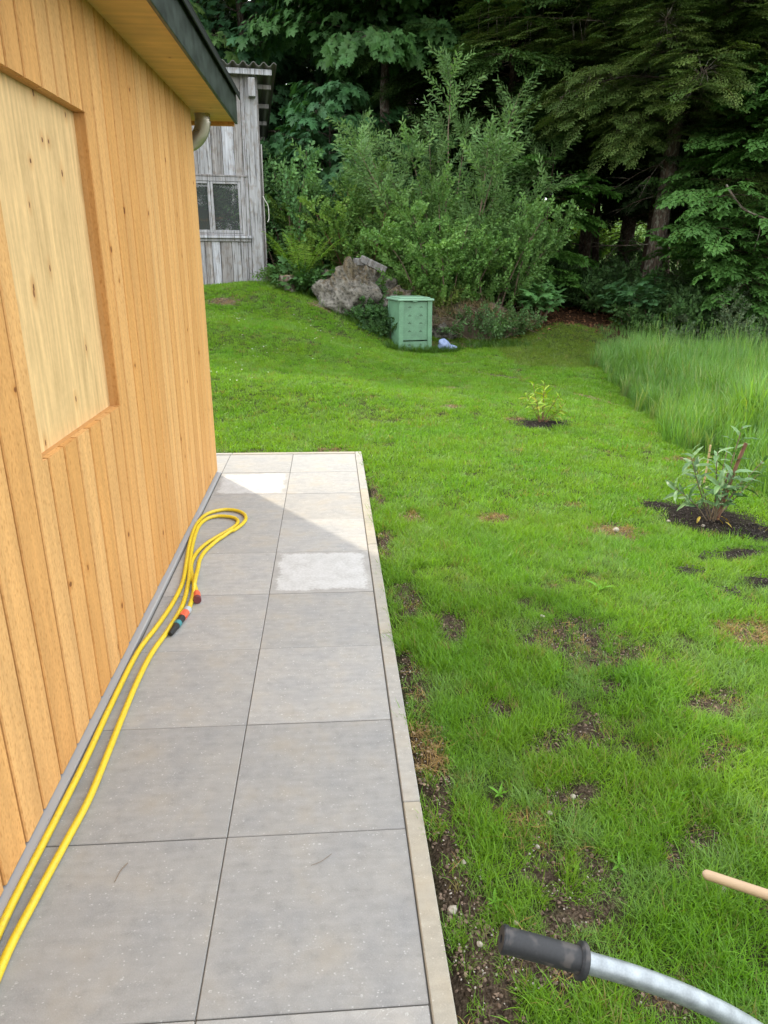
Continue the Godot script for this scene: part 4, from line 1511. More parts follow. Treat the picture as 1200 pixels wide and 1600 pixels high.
# ---------------------------------------------------------------- leaves and sprays
func oval(g: Geo, b: Vector3, dir: Vector3, nrm: Vector3, len_: float, wid: float, fold := 0.18, droop := 0.12) -> void:
	var side := dir.cross(nrm).normalized()
	nrm = side.cross(dir).normalized()
	var m := b + dir * len_ * 0.5 + nrm * len_ * droop * 0.25
	var tip := b + dir * len_ - nrm * len_ * droop
	for s in [-1.0, 1.0]:
		var p = b + dir * len_ * 0.26 + side * wid * 0.42 * s + nrm * wid * fold
		var q = b + dir * len_ * 0.66 + side * wid * 0.40 * s + nrm * (wid * fold - len_ * droop * 0.35)
		if s < 0:
			g.tri(b, p, m); g.tri(m, p, q); g.tri(m, q, tip)
		else:
			g.tri(b, m, p); g.tri(m, q, p); g.tri(m, tip, q)

func maple_leaf(g: Geo, b: Vector3, dir: Vector3, nrm: Vector3, len_: float, droop := 0.12) -> void:
	var side := dir.cross(nrm).normalized()
	nrm = side.cross(dir).normalized()
	var pts := [Vector2(0, 0), Vector2(-0.10, 0.20), Vector2(0.10, 0.50), Vector2(0.26, 0.25), Vector2(0.40, 0.34), Vector2(0.66, 0.56), Vector2(0.62, 0.20), Vector2(0.78, 0.20), Vector2(1.02, 0.0)]
	var c := b + dir * len_ * 0.3 + nrm * len_ * 0.05
	for s in [-1.0, 1.0]:
		for i in pts.size() - 1:
			var p: Vector2 = pts[i]
			var q: Vector2 = pts[i + 1]
			var a = b + dir * len_ * p.x + side * len_ * p.y * s - nrm * len_ * droop * (p.x * p.x + p.y * p.y)
			var d = b + dir * len_ * q.x + side * len_ * q.y * s - nrm * len_ * droop * (q.x * q.x + q.y * q.y)
			if s < 0: g.tri(c, a, d)
			else: g.tri(c, d, a)

func shade(g: Geo, lo := 0.8, hi := 1.2) -> void:
	var t := rf(lo, hi)
	g.col = Color(t * rf(0.92, 1.1), t, t * rf(0.85, 1.1))

func rand_dir(amount: float) -> Vector3:
	return Vector3(rf(-1, 1), rf(-1, 1), rf(-1, 1)) * amount

func maple_spray(seed_: int, n := 9) -> ArrayMesh:
	rng.seed = seed_
	var g := Geo.new()
	g.col = Color(0.8, 0.5, 0.5)
	g.tube([Vector3(0, 0, 0), Vector3(0.2, 0.01, 0), Vector3(0.38, -0.03, 0)], [0.005, 0.004, 0.002], 3, false)
	for k in n:
		var t := 0.06 + 0.34 * k / n
		var s := 1.0 if k % 2 == 0 else -1.0
		var out := Vector3(rf(0.3, 1.0), rf(-0.5, 0.15), s * rf(0.4, 1.1)).normalized()
		var at := Vector3(t, rf(-0.03, 0.03), 0)
		var lb := at + out * rf(0.05, 0.12) + Vector3(0, rf(-0.03, 0.02), 0)
		shade(g)
		var dir := (out + Vector3(0.2, rf(-0.9, -0.15), 0)).normalized()
		maple_leaf(g, lb, dir, (Vector3.UP + Vector3(0.5, 0, 0) + rand_dir(0.35)).normalized(), rf(0.12, 0.19), rf(0.05, 0.25))
	return g.mesh()

func flat_spray(seed_: int, len_: float, lsize: float, lwid: float, n_side := 5, per := 5) -> ArrayMesh:
	rng.seed = seed_
	var g := Geo.new()
	g.col = Color(0.8, 0.55, 0.6)
	g.tube([Vector3(), Vector3(len_ * 0.5, 0.01, 0.01), Vector3(len_, -0.04, 0)], [0.005, 0.004, 0.0015], 3, false)
	for k in n_side * 2 + 1:
		var s := 1.0 if k % 2 == 0 else -1.0
		var t := 0.12 + 0.8 * k / (n_side * 2.0)
		var at := Vector3(len_ * t, 0.01 - 0.05 * t * t, 0)
		var dir := Vector3(0.75, rf(-0.12, 0.08), s * rf(0.6, 0.95)).normalized()
		if k == n_side * 2: dir = Vector3(1, -0.15, 0.05).normalized()
		var l := len_ * (0.52 - 0.36 * t) * rf(0.8, 1.2)
		for j in per:
			var q := at + dir * l * (j + 0.6) / per + Vector3(0, -0.02 * j / per, 0)
			var s2 := 1.0 if j % 2 == 0 else -1.0
			var ld := (dir + dir.cross(Vector3.UP) * s2 * 0.9 + Vector3(0, rf(-0.35, 0.1), 0)).normalized()
			shade(g, 0.78, 1.22)
			oval(g, q, ld, (Vector3.UP + rand_dir(0.35)).normalized(), lsize * rf(0.75, 1.15), lwid * rf(0.8, 1.1))
	return g.mesh()

func shoot_spray(seed_: int, len_: float, lsize: float, lwid: float, n: int, open := 0.9, droop := 0.2) -> ArrayMesh:
	rng.seed = seed_
	var g := Geo.new()
	g.col = Color(0.75, 0.55, 0.6)
	g.tube([Vector3(), Vector3(len_ * 0.5, 0.015, 0.0), Vector3(len_, 0, 0.01)], [0.004, 0.003, 0.0012], 3, false)
	for k in n:
		var t := 0.1 + 0.9 * k / n
		var a := 2.4 * k + rf(-0.4, 0.4)
		var r := Vector3(0, cos(a), sin(a))
		var dir := (Vector3(1, 0, 0) * (1.0 - 0.3 * open) + r * open + Vector3(0, -droop, 0)).normalized()
		shade(g, 0.78, 1.25)
		oval(g, Vector3(len_ * t, 0, 0) + r * 0.004, dir, (r.cross(dir).cross(dir) * -1.0 + Vector3.UP * 0.9 + rand_dir(0.4)).normalized(), lsize * rf(0.7, 1.15) * (1.0 - 0.35 * t * t), lwid * rf(0.8, 1.15), 0.2, rf(0.02, 0.22))
	return g.mesh()

func fir_branch(seed_: int) -> ArrayMesh:
	rng.seed = seed_
	var g := Geo.new()
	g.col = Color(0.9, 0.6, 0.6)
	g.tube([Vector3(), Vector3(0.5, -0.05, 0), Vector3(1.0, -0.02, 0)], [0.011, 0.008, 0.003], 3, false)
	for k in 22:
		var s := 1.0 if k % 2 == 0 else -1.0
		var t := 0.10 + 0.88 * k / 22.0
		var at := Vector3(t, -0.05 * sin(PI * t), 0)
		var dir := Vector3(0.55, rf(-0.35, 0.0), s * rf(0.7, 1.0)).normalized()
		var l := 0.46 * (1.0 - t * 0.72) * rf(0.75, 1.2)
		for j in 4:
			var q := at + dir * l * j / 4.0
			var e := q + (dir + Vector3(0, -0.15 * j, 0)).normalized() * l / 3.4
			for m in 3:
				var sd := (dir.cross(Vector3.UP) * rf(-1, 1) + Vector3(0, rf(-1.0, 0.3), 0)).normalized() * rf(0.03, 0.07)
				shade(g, 0.7, 1.25)
				g.tri(q, e, q.lerp(e, rf(0.3, 0.9)) + sd)
	return g.mesh()

# ---------------------------------------------------------------- trees and shrubs
func curve_to(a: Vector3, dir: Vector3, len_: float, droop: float, wander: float, n := 6) -> Array:
	var out := [a]
	var d := dir.normalized()
	var p := a
	for k in n:
		d = (d + Vector3(0, -droop / n, 0) + rand_dir(wander)).normalized()
		p += d * len_ / n
		out.append(p)
	return out

func taper(r0: float, r1: float, n: int) -> Array:
	var out := []
	for k in n: out.append(lerpf(r0, r1, k / float(n - 1)))
	return out

func aim(at: Vector3, dir: Vector3, up: Vector3, scale_: float) -> Transform3D:
	var x := dir.normalized()
	var z := x.cross(up)
	if z.length() < 0.05: z = x.cross(Vector3(0.3, 0.1, 1))
	z = z.normalized()
	return Transform3D(Basis(x, z.cross(x), z).scaled_local(Vector3(scale_, scale_, scale_)), at)

# s: h, r, lean, limbs, lo, hi, reach, rise, droop, per (sprays a limb), wide, thick, size, tint0, tint1, flat, toward, seed, sprays, mat, bark
func tree(called: String, label: String, group: String, base: Vector3, s: Dictionary, category := "tree") -> Node3D:
	rng.seed = s.seed
	var o := thing(called, label, category, base, 0.0, group)
	var wood := Geo.new()
	var h: float = s.h
	var trunk := []
	var rad := []
	var lean: Vector3 = s.get("lean", Vector3())
	var bend := Vector3(rf(-1, 1), 0, rf(-1, 1)) * 0.02 * h
	for k in 11:
		var t := k / 10.0
		trunk.append(Vector3(0, h * t - 0.15, 0) + lean * t * h + bend * sin(t * PI * 1.3) + Vector3(rf(-1, 1), 0, rf(-1, 1)) * 0.01 * h * minf(t * 3.0, 1.0) * 0.4)
		rad.append(s.r * (1.0 - 0.85 * t) * (1.25 if k == 0 else 1.0))
	wood.tube(trunk, rad, 12 if s.r > 0.08 else 7, false)
	var places := []
	var tints := []
	var toward: Vector3 = s.get("toward", Vector3())
	for i in s.limbs:
		var t: float = lerpf(s.lo, s.hi, (i + rf(0.0, 0.9)) / s.limbs)
		var fi := t * 10.0
		var a: Vector3 = (trunk[int(minf(fi, 9))] as Vector3).lerp(trunk[int(minf(fi, 9)) + 1], fi - int(minf(fi, 9)))
		var az = 2.39996 * i + rf(-0.5, 0.5)
		var dir := Vector3(cos(az), 0, sin(az))
		dir = (dir + toward * rf(0.3, 1.0)).normalized()
		var prof := pow(sin(PI * clampf((t - s.lo) / (1.02 - s.lo) * 0.82 + 0.16, 0.0, 1.0)), 0.7)
		var l: float = s.reach * prof * rf(0.7, 1.15)
		var pts := curve_to(a, dir + Vector3(0, s.rise * rf(0.6, 1.4), 0), l, s.droop * rf(0.6, 1.3), 0.10, 7)
		wood.tube(pts, taper(maxf(s.r * s.get("limb", 0.24) * (1.0 - 0.6 * t), 0.006), 0.003, 8), 5, false)
		for k in s.per:
			var u := pow(rf(0.03, 1.0), 0.7)
			var fu := u * 7.0
			var iu := int(minf(fu, 6))
			var p: Vector3 = (pts[iu] as Vector3).lerp(pts[iu + 1], fu - iu)
			var ld: Vector3 = (pts[iu + 1] - pts[iu]).normalized()
			var side := ld.cross(Vector3.UP).normalized()
			var w: float = rf(-1, 1) * s.wide * (1.0 - 0.75 * u) * l
			var lift: float = rf(-1, 0.8) * s.thick
			var q: Vector3 = p + side * w + Vector3(0, lift - absf(w) * 0.12, 0)
			var d: Vector3 = ld * 0.8 + side * signf(w) * rf(0.1, 0.9) + Vector3(0, rf(-0.5, 0.12) * s.droop - s.get("hang", 0.0), 0) + rand_dir(0.18)
			var up: Vector3 = Vector3.UP + rand_dir(0.34 if s.flat else 0.5)
			places.append(aim(q, d, up, rf(s.size[0], s.size[1])))
			var c: Color = (s.tint0 as Color).lerp(s.tint1, rng.randf())
			var m := rf(0.85, 1.15)
			tints.append(Color(c.r * m, c.g * m, c.b * m))
			if rng.randf() < 0.35: wood.tube([p, p.lerp(q, 0.5) + Vector3(0, 0.02, 0), q], [0.006, 0.004, 0.002], 3, false)
	for i in int(s.get("dead", 0)):
		var t := rf(0.08, s.lo + 0.1)
		var fi := t * 10.0
		var a: Vector3 = (trunk[int(fi)] as Vector3).lerp(trunk[int(fi) + 1], fi - int(fi))
		var az := rf(0, TAU)
		var pts := curve_to(a, Vector3(cos(az), rf(-0.3, 0.2), sin(az)), rf(0.6, 1.8), 0.3, 0.12, 5)
		wood.tube(pts, taper(0.014, 0.003, 6), 4, false)
		for k in 5:
			var pq: Vector3 = pts[1 + k % 4]
			var p2 := curve_to(pq, Vector3(cos(az), 0, sin(az)) + rand_dir(0.9), rf(0.2, 0.6), 0.4, 0.1, 3)
			wood.tube(p2, taper(0.006, 0.002, 4), 3, false)
	put("trunk", wood, s.bark, o)
	var lots: Array = s.sprays
	for k in lots.size():
		var mine := []
		var hues := []
		for i in range(k, places.size(), lots.size()):
			mine.append(places[i])
			hues.append(tints[i])
		scatter("crown", lots[k], s.mat, mine, hues, o)
	return o

# several stems from one foot, dressed with leafy shoots
func shrub(called: String, label: String, base: Vector3, s: Dictionary, group := "") -> Node3D:
	rng.seed = s.seed
	var o := thing(called, label, s.get("category", "shrub"), base, 0.0, group)
	var wood := Geo.new()
	var places := []
	var tints := []
	for i in s.stems:
		var az = 2.39996 * i + rf(-0.4, 0.4)
		var reach := sqrt((i + 0.5) / s.stems)
		var out := Vector3(cos(az), 0, sin(az)) * reach
		var l: float = s.h * rf(0.72, 1.06) * (1.0 - s.get("dome", 0.35) * reach)
		var foot = Vector3(cos(az), 0, sin(az)) * reach * s.foot - Vector3(0, 0.05, 0)
		var pts := curve_to(foot, Vector3.UP + out * s.splay + s.get("lean", Vector3()), l * (1.0 + 0.3 * reach), s.get("droop", 0.3) * reach, 0.09, 8)
		wood.tube(pts, taper(s.get("thick", 0.02), 0.003, 9), 5, false)
		for k in s.per:
			var u := pow(rf(s.get("lo", 0.12), 1.0), 0.8)
			var fu := u * 8.0
			var iu := int(minf(fu, 7))
			var p: Vector3 = (pts[iu] as Vector3).lerp(pts[iu + 1], fu - iu)
			var ld: Vector3 = (pts[iu + 1] - pts[iu]).normalized()
			var a2 := rf(0, TAU)
			var r := Vector3(cos(a2), rf(-0.1, 0.5), sin(a2)).normalized()
			var w: float = rf(0.0, 1.0) * s.wide * (1.15 - u)
			var q := p + r * w
			var d = ld * s.get("follow", 0.6) + r * rf(0.5, 1.1) + Vector3(0, s.get("hang", 0.0), 0)
			places.append(aim(q, d, Vector3.UP + rand_dir(0.4), rf(s.size[0], s.size[1])))
			var c: Color = (s.tint0 as Color).lerp(s.tint1, rng.randf())
			var m := rf(0.82, 1.18)
			tints.append(Color(c.r * m, c.g * m, c.b * m))
			if rng.randf() < 0.3: wood.tube([p, p.lerp(q, 0.5) + Vector3(0, 0.02, 0), q], [0.005, 0.004, 0.002], 3, false)
	put("stem", wood, s.get("bark", M.twig), o)
	var lots: Array = s.sprays
	for k in lots.size():
		var mine := []
		var hues := []
		for i in range(k, places.size(), lots.size()):
			mine.append(places[i])
			hues.append(tints[i])
		scatter("foliage", lots[k], s.get("mat", M.leaf), mine, hues, o)
	return o

func on_ground(x: float, z: float, dy := 0.0) -> Vector3:
	return Vector3(x, ground_at(x, z) + dy, z)

func make_wood() -> void:
	var maple := [maple_spray(501), maple_spray(502, 8), maple_spray(503, 10)]
	var horn := [flat_spray(511, 0.62, 0.065, 0.036, 6, 5), flat_spray(512, 0.55, 0.06, 0.034, 5, 5), flat_spray(513, 0.7, 0.07, 0.036, 6, 6)]
	var beech := [flat_spray(521, 0.5, 0.085, 0.056, 5, 4), flat_spray(522, 0.42, 0.08, 0.054, 4, 4)]
	var willow := [shoot_spray(531, 0.42, 0.115, 0.026, 22, 0.8, 0.1), shoot_spray(532, 0.5, 0.12, 0.028, 24, 0.9, 0.15), shoot_spray(533, 0.34, 0.10, 0.025, 18, 0.9, 0.2)]
	var round_ := [shoot_spray(541, 0.30, 0.062, 0.044, 18, 1.0, 0.1), shoot_spray(542, 0.36, 0.066, 0.046, 20, 1.0, 0.2)]
	var pointed := [shoot_spray(551, 0.34, 0.10, 0.042, 14, 1.0, 0.3), shoot_spray(552, 0.3, 0.09, 0.04, 12, 1.1, 0.35)]
	var fir := [fir_branch(561), fir_branch(562)]
	M.shoots = {"round": round_, "pointed": pointed, "maple": maple, "willow": willow}
	# --- the trees whose leaves can be read
	tree("maple_tree", "tall maple with big lobed leaves hanging over the top centre", "", on_ground(1.5, -16.4), {seed = 601, h = 9.4, r = 0.15, lean = Vector3(0.0, 0, 0.02), limbs = 50, lo = 0.47, hi = 0.99, reach = 3.6, rise = 0.30, droop = 0.6, per = 60, wide = 0.5, thick = 0.22, size = [0.75, 1.2], tint0 = Color(0.06279, 0.157, 0.04784), tint1 = Color(0.09269, 0.2093, 0.0598), flat = false, toward = Vector3(0.22, 0, 0.5), hang = 0.12, sprays = maple, mat = M.leaf, bark = M.bark})
	tree("maple_tree", "slimmer maple trunk standing just right of the tall maple", "", on_ground(2.35, -17.6), {seed = 602, h = 9.2, r = 0.13, limbs = 26, lo = 0.52, hi = 0.99, reach = 3.0, rise = 0.4, droop = 0.5, per = 26, wide = 0.42, thick = 0.25, size = [0.9, 1.4], tint0 = Color(0.05382, 0.1346, 0.04186), tint1 = Color(0.07774, 0.1869, 0.05232), flat = false, toward = Vector3(0.35, 0, 0.3), hang = 0.12, sprays = maple, mat = M.leaf, bark = M.bark})
	tree("maple_tree", "bluish dark maple whose leaves hang behind the grey shed's roof", "", on_ground(-1.7, -18.6), {seed = 603, h = 9.4, r = 0.16, limbs = 34, lo = 0.22, hi = 0.99, reach = 3.3, rise = 0.35, droop = 0.6, per = 30, wide = 0.42, thick = 0.25, size = [0.9, 1.4], tint0 = Color(0.05083, 0.1375, 0.0598), tint1 = Color(0.07176, 0.1764, 0.07176), flat = false, toward = Vector3(0.25, 0, 0.35), hang = 0.12, sprays = maple, mat = M.leaf, bark = M.bark})
	tree("maple_tree", "maple far behind the house roof with yellow-green seed clusters", "", on_ground(-4.4, -18.8), {seed = 604, h = 9.3, r = 0.15, limbs = 30, lo = 0.3, hi = 0.99, reach = 3.0, rise = 0.35, droop = 0.5, per = 24, wide = 0.42, thick = 0.25, size = [0.9, 1.4], tint0 = Color(0.07475, 0.1644, 0.04784), tint1 = Color(0.1271, 0.2093, 0.05232), flat = false, toward = Vector3(0.1, 0, 0.3), hang = 0.1, sprays = maple, mat = M.leaf, bark = M.bark})
	tree("young_maple", "young maple growing low in the shade left of the willow shrub", "", on_ground(0.4, -15.2), {seed = 605, h = 4.0, r = 0.05, limbs = 18, lo = 0.2, hi = 0.98, reach = 1.5, rise = 0.4, droop = 0.5, per = 15, wide = 0.45, thick = 0.15, size = [0.85, 1.25], tint0 = Color(0.0598, 0.1615, 0.06279), tint1 = Color(0.08222, 0.1943, 0.07475), flat = false, hang = 0.15, sprays = maple, mat = M.leaf, bark = M.bark})
	tree("young_maple", "small maple sapling showing between the maple trunks and the willow shrub", "", on_ground(2.2, -15.4), {seed = 606, h = 3.6, r = 0.045, limbs = 14, lo = 0.3, hi = 0.98, reach = 1.2, rise = 0.4, droop = 0.5, per = 13, wide = 0.45, thick = 0.12, size = [0.85, 1.25], tint0 = Color(0.0598, 0.157, 0.05232), tint1 = Color(0.08222, 0.2018, 0.06279), flat = false, hang = 0.15, sprays = maple, mat = M.leaf, bark = M.bark})
	var hb := tree("hornbeam_tree", "hornbeam with a leaning grey trunk and layered yellow-brown tinged sprays", "", on_ground(6.50, -12.9), {seed = 611, h = 9.6, r = 0.185, lean = Vector3(0.035, 0, 0.0), limb = 0.16, limbs = 70, lo = 0.35, hi = 0.99, reach = 3.5, rise = 0.28, droop = 0.5, per = 150, wide = 0.40, thick = 0.42, size = [0.55, 0.9], tint0 = Color(0.06434, 0.1158, 0.02763), tint1 = Color(0.1118, 0.1621, 0.03838), flat = true, toward = Vector3(-0.25, 0, -0.1), sprays = horn, mat = M.leaf, bark = M.bark, dead = 10})
	tree("hornbeam_tree", "hornbeam at the right edge with pale brownish sprays above", "", on_ground(9.6, -13.6), {seed = 612, h = 9.3, r = 0.16, limb = 0.16, limbs = 60, lo = 0.22, hi = 0.99, reach = 3.3, rise = 0.3, droop = 0.5, per = 120, wide = 0.40, thick = 0.42, size = [0.55, 0.9], tint0 = Color(0.06154, 0.1224, 0.02763), tint1 = Color(0.1007, 0.1655, 0.03684), flat = true, toward = Vector3(-0.3, 0, 0.1), sprays = horn, mat = M.leaf, bark = M.bark, dead = 6})
	tree("hornbeam_tree", "shaded hornbeam behind the willow shrub with drooping sprays", "", on_ground(4.3, -16.2), {seed = 613, h = 9.4, r = 0.14, limb = 0.18, limbs = 54, lo = 0.28, hi = 0.99, reach = 3.0, rise = 0.3, droop = 0.5, per = 56, wide = 0.48, thick = 0.14, size = [0.9, 1.4], tint0 = Color(0.05035, 0.1092, 0.02763), tint1 = Color(0.07833, 0.1456, 0.03377), flat = true, sprays = horn, mat = M.leaf, bark = M.dark_bark, dead = 8})
	var be := tree("beech_tree", "young beech with fresh green layered leaves low at the right edge", "", on_ground(8.0, -11.6), {seed = 621, h = 4.9, r = 0.06, limbs = 42, lo = 0.06, hi = 0.97, reach = 1.75, rise = 0.3, droop = 0.5, per = 32, wide = 0.5, thick = 0.25, size = [0.8, 1.25], tint0 = Color(0.07176, 0.1719, 0.03887), tint1 = Color(0.09867, 0.2242, 0.05083), flat = false, toward = Vector3(-0.15, 0, 0.1), sprays = beech, mat = M.leaf, bark = M.dark_bark})
	var db := Geo.new()
	db.tube(smoothed([Vector3(-1.40, 2.75, 0.85), Vector3(-1.17, 2.42, 1.0), Vector3(-0.90, 2.27, 1.15), Vector3(-0.40, 2.09, 1.3), Vector3(0.1, 2.0, 0.9)], 4), [0.017], 7)
	db.tube([Vector3(-0.88, 2.26, 1.15), Vector3(-0.91, 1.97, 1.17), Vector3(-0.95, 1.77, 1.18)], [0.01, 0.008, 0.004], 5)
	tag(put("dead_branch", db, M.bark, be), "bare crooked grey branch")
	tree("beech_tree", "beech behind the crooked branch at the right edge of the picture", "", on_ground(9.9, -11.4), {seed = 622, h = 5.0, r = 0.07, limbs = 26, lo = 0.08, hi = 0.95, reach = 1.9, rise = 0.25, droop = 0.4, per = 24, wide = 0.45, thick = 0.12, size = [0.85, 1.25], tint0 = Color(0.06578, 0.157, 0.03737), tint1 = Color(0.0897, 0.2093, 0.04784), flat = true, sprays = beech, mat = M.leaf, bark = M.dark_bark})
	tree("beech_tree", "beech sapling with bright leaves between the willow shrub and the dark trunks", "", on_ground(4.5, -13.2), {seed = 623, h = 3.1, r = 0.035, limbs = 16, lo = 0.25, hi = 0.95, reach = 1.0, rise = 0.25, droop = 0.4, per = 14, wide = 0.5, thick = 0.08, size = [0.8, 1.15], tint0 = Color(0.07475, 0.1869, 0.03588), tint1 = Color(0.1046, 0.2392, 0.04485), flat = true, sprays = beech, mat = M.leaf, bark = M.dark_bark})
	# --- dark spruces inside the wood
	var n := 0
	for q in [[6.62, -17.0, 0.17, 10.2], [7.35, -18.0, 0.10, 10.0], [8.5, -19.5, 0.13, 10.6], [5.2, -18.6, 0.15, 10.4], [7.2, -14.9, 0.12, 9.6], [10.6, -17.0, 0.16, 10.4], [12.2, -15.2, 0.16, 10.0], [9.5, -21.5, 0.14, 11.0], [6.2, -22.5, 0.15, 11.0], [3.4, -20.5, 0.16, 10.8], [0.4, -21.0, 0.16, 10.6], [-2.6, -22.0, 0.16, 10.6], [-5.8, -22.5, 0.16, 10.4], [12.5, -19.5, 0.16, 10.8], [-7.5, -19.5, 0.15, 9.6], [2.0, -24.0, 0.17, 11.2], [-0.9, -25.0, 0.16, 11.2], [4.9, -25.5, 0.16, 11.4], [14.8, -17.2, 0.16, 10.4], [10.9, -25.0, 0.16, 11.6], [13.9, -23.5, 0.16, 11.4]]:
		var label := "dark spruce standing deep in the shade of the wood"
		var grp := "dark spruces deep in the wood"
		if n == 0: label = "thick black spruce trunk left of the hornbeam's leaning trunk"; grp = ""
		elif n == 1: label = "thin black spruce stem in the bright gap of the wood"; grp = ""
		elif n == 4: label = "dark spruce trunk close behind the leaning hornbeam trunk"; grp = ""
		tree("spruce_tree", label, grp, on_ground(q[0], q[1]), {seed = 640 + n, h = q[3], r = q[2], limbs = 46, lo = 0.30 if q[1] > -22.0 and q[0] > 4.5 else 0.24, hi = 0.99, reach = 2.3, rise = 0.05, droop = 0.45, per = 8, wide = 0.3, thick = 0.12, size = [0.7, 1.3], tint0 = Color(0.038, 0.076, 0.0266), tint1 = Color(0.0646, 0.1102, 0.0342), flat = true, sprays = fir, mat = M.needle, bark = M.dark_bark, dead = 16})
		n += 1
	# broadleaf trees closing the back of the wood
	n = 0
	for q in [[-8.6, -23.0, 9.8], [-4.6, -27.0, 10.8], [-0.2, -29.5, 11.5], [3.6, -30.0, 11.6], [13.4, -27.0, 11.8], [17.0, -21.0, 11.0], [7.3, -29.0, 11.6], [10.2, -30.5, 12.0], [16.5, -26.5, 11.8]]:
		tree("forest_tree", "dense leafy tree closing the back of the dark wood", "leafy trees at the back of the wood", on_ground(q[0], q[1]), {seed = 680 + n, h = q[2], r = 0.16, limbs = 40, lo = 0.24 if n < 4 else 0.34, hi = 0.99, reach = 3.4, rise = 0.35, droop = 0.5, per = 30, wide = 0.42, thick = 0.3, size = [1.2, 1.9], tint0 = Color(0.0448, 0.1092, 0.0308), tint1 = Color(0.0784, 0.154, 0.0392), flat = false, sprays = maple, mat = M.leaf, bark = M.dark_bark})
		n += 1
	# trees behind the viewer, which the shed window mirrors
	n = 0
	for q in [[-9.0, 19.0], [-4.0, 21.0], [1.5, 20.0], [7.0, 22.0]]:
		tree("garden_tree", "leafy tree behind the viewer, mirrored in the shed window", "trees mirrored in the shed window", on_ground(q[0], q[1]), {seed = 670 + n, h = 6.0, r = 0.14, limbs = 30, lo = 0.1, hi = 0.99, reach = 3.2, rise = 0.35, droop = 0.5, per = 22, wide = 0.42, thick = 0.3, size = [1.4, 2.2], tint0 = Color(0.04, 0.09, 0.025), tint1 = Color(0.06, 0.12, 0.03), flat = false, sprays = maple, mat = M.leaf, bark = M.dark_bark})
		n += 1
	# sunny bushes beyond the wood, seen through the gaps
	for q in [[8.0, -37.0], [11.5, -38.0], [14.5, -38.5], [4.5, -37.5], [18.5, -37.0], [0.5, -38.0]]:
		shrub("sunny_bush", "sunlit bright green bush beyond the wood, seen through the trunks", on_ground(q[0], q[1]), {seed = 690 + int(q[0]), stems = 16, h = 3.6, splay = 0.8, foot = 0.5, per = 26, wide = 0.7, size = [1.6, 2.6], tint0 = Color(0.1, 0.19, 0.03), tint1 = Color(0.16, 0.25, 0.04), sprays = round_}, "sunlit bushes beyond the wood")
	# --- shrubs in front of the wood
	shrub("willow_shrub", "tall grey-green willow shrub with narrow leaves behind the compost bin", on_ground(2.60, -12.9), {seed = 701, stems = 15, h = 4.2, splay = 0.44, foot = 0.5, dome = 0.42, droop = 0.6, per = 52, wide = 0.46, lo = 0.14, size = [0.85, 1.4], tint0 = Color(0.1198, 0.2292, 0.07675), tint1 = Color(0.1825, 0.3186, 0.103), sprays = willow, thick = 0.028})
	shrub("hazel_bush", "dense low bush with rounded leaves in front of the willow shrub", on_ground(2.30, -12.15), {seed = 702, stems = 20, h = 2.15, splay = 0.62, foot = 0.5, dome = 0.3, droop = 0.5, per = 50, wide = 0.36, lo = 0.05, size = [0.8, 1.25], tint0 = Color(0.1094, 0.228, 0.05472), tint1 = Color(0.1641, 0.301, 0.07296), sprays = round_, lean = Vector3(-0.12, 0, 0)})
	shrub("hornbeam_bush", "leafy green bush filling the right foot of the willow shrub", on_ground(3.25, -12.3), {seed = 703, stems = 18, h = 2.1, splay = 0.55, foot = 0.5, dome = 0.3, droop = 0.5, per = 42, wide = 0.36, lo = 0.05, size = [0.8, 1.2], tint0 = Color(0.1058, 0.2152, 0.05472), tint1 = Color(0.1496, 0.2773, 0.0766), sprays = [pointed[0], round_[1]]})
	shrub("round_bush", "yellow-green rounded bush behind the big mossy boulder", on_ground(0.85, -13.1), {seed = 704, stems = 20, h = 2.2, splay = 0.7, foot = 0.4, dome = 0.25, droop = 0.5, per = 44, wide = 0.36, lo = 0.1, size = [0.75, 1.2], tint0 = Color(0.09846, 0.2013, 0.04269), tint1 = Color(0.1724, 0.2852, 0.05581), sprays = round_, bark = M.twig_red})
	shrub("elder_sapling", "pale green sapling clump beside the shed with toothed pointed leaves", on_ground(-0.35, -13.0), {seed = 705, stems = 13, h = 2.6, splay = 0.48, foot = 0.35, dome = 0.35, droop = 0.2, per = 30, wide = 0.26, lo = 0.2, size = [0.85, 1.35], tint0 = Color(0.1018, 0.2265, 0.08536), tint1 = Color(0.1642, 0.3104, 0.09846), sprays = pointed})
	shrub("round_bush", "dark shaded bush between the fern and the yellow-green bush", on_ground(0.25, -13.6), {seed = 706, stems = 14, h = 1.7, splay = 0.6, foot = 0.5, per = 36, wide = 0.36, lo = 0.05, size = [0.85, 1.3], tint0 = Color(0.07387, 0.1594, 0.05252), tint1 = Color(0.1067, 0.2013, 0.06566), sprays = round_})
	shrub("grey_shrub", "low grey-green shrub on the wood edge above the tall grass", on_ground(7.25, -11.0), {seed = 707, stems = 16, h = 1.15, splay = 0.9, foot = 0.5, per = 36, wide = 0.3, lo = 0.1, droop = 0.5, size = [0.75, 1.1], tint0 = Color(0.09867, 0.1495, 0.07475), tint1 = Color(0.142, 0.1943, 0.1017), sprays = round_})
	shrub("maple_seedling", "maple seedling with pale leaves at the foot of the leaning trunk", on_ground(5.85, -12.05), {seed = 708, stems = 6, h = 0.75, splay = 0.5, foot = 0.1, per = 5, wide = 0.08, lo = 0.4, size = [0.8, 1.1], tint0 = Color(0.07475, 0.1794, 0.06728), tint1 = Color(0.09717, 0.2093, 0.08222), sprays = maple})
	shrub("big_leaf_plant", "broad-leaved light green seedling at the mouth of the leaf covered path", on_ground(4.05, -11.85), {seed = 709, stems = 6, h = 0.65, splay = 0.6, foot = 0.1, per = 5, wide = 0.1, lo = 0.4, size = [0.8, 1.05], tint0 = Color(0.1121, 0.2541, 0.08222), tint1 = Color(0.142, 0.299, 0.09717), sprays = maple})
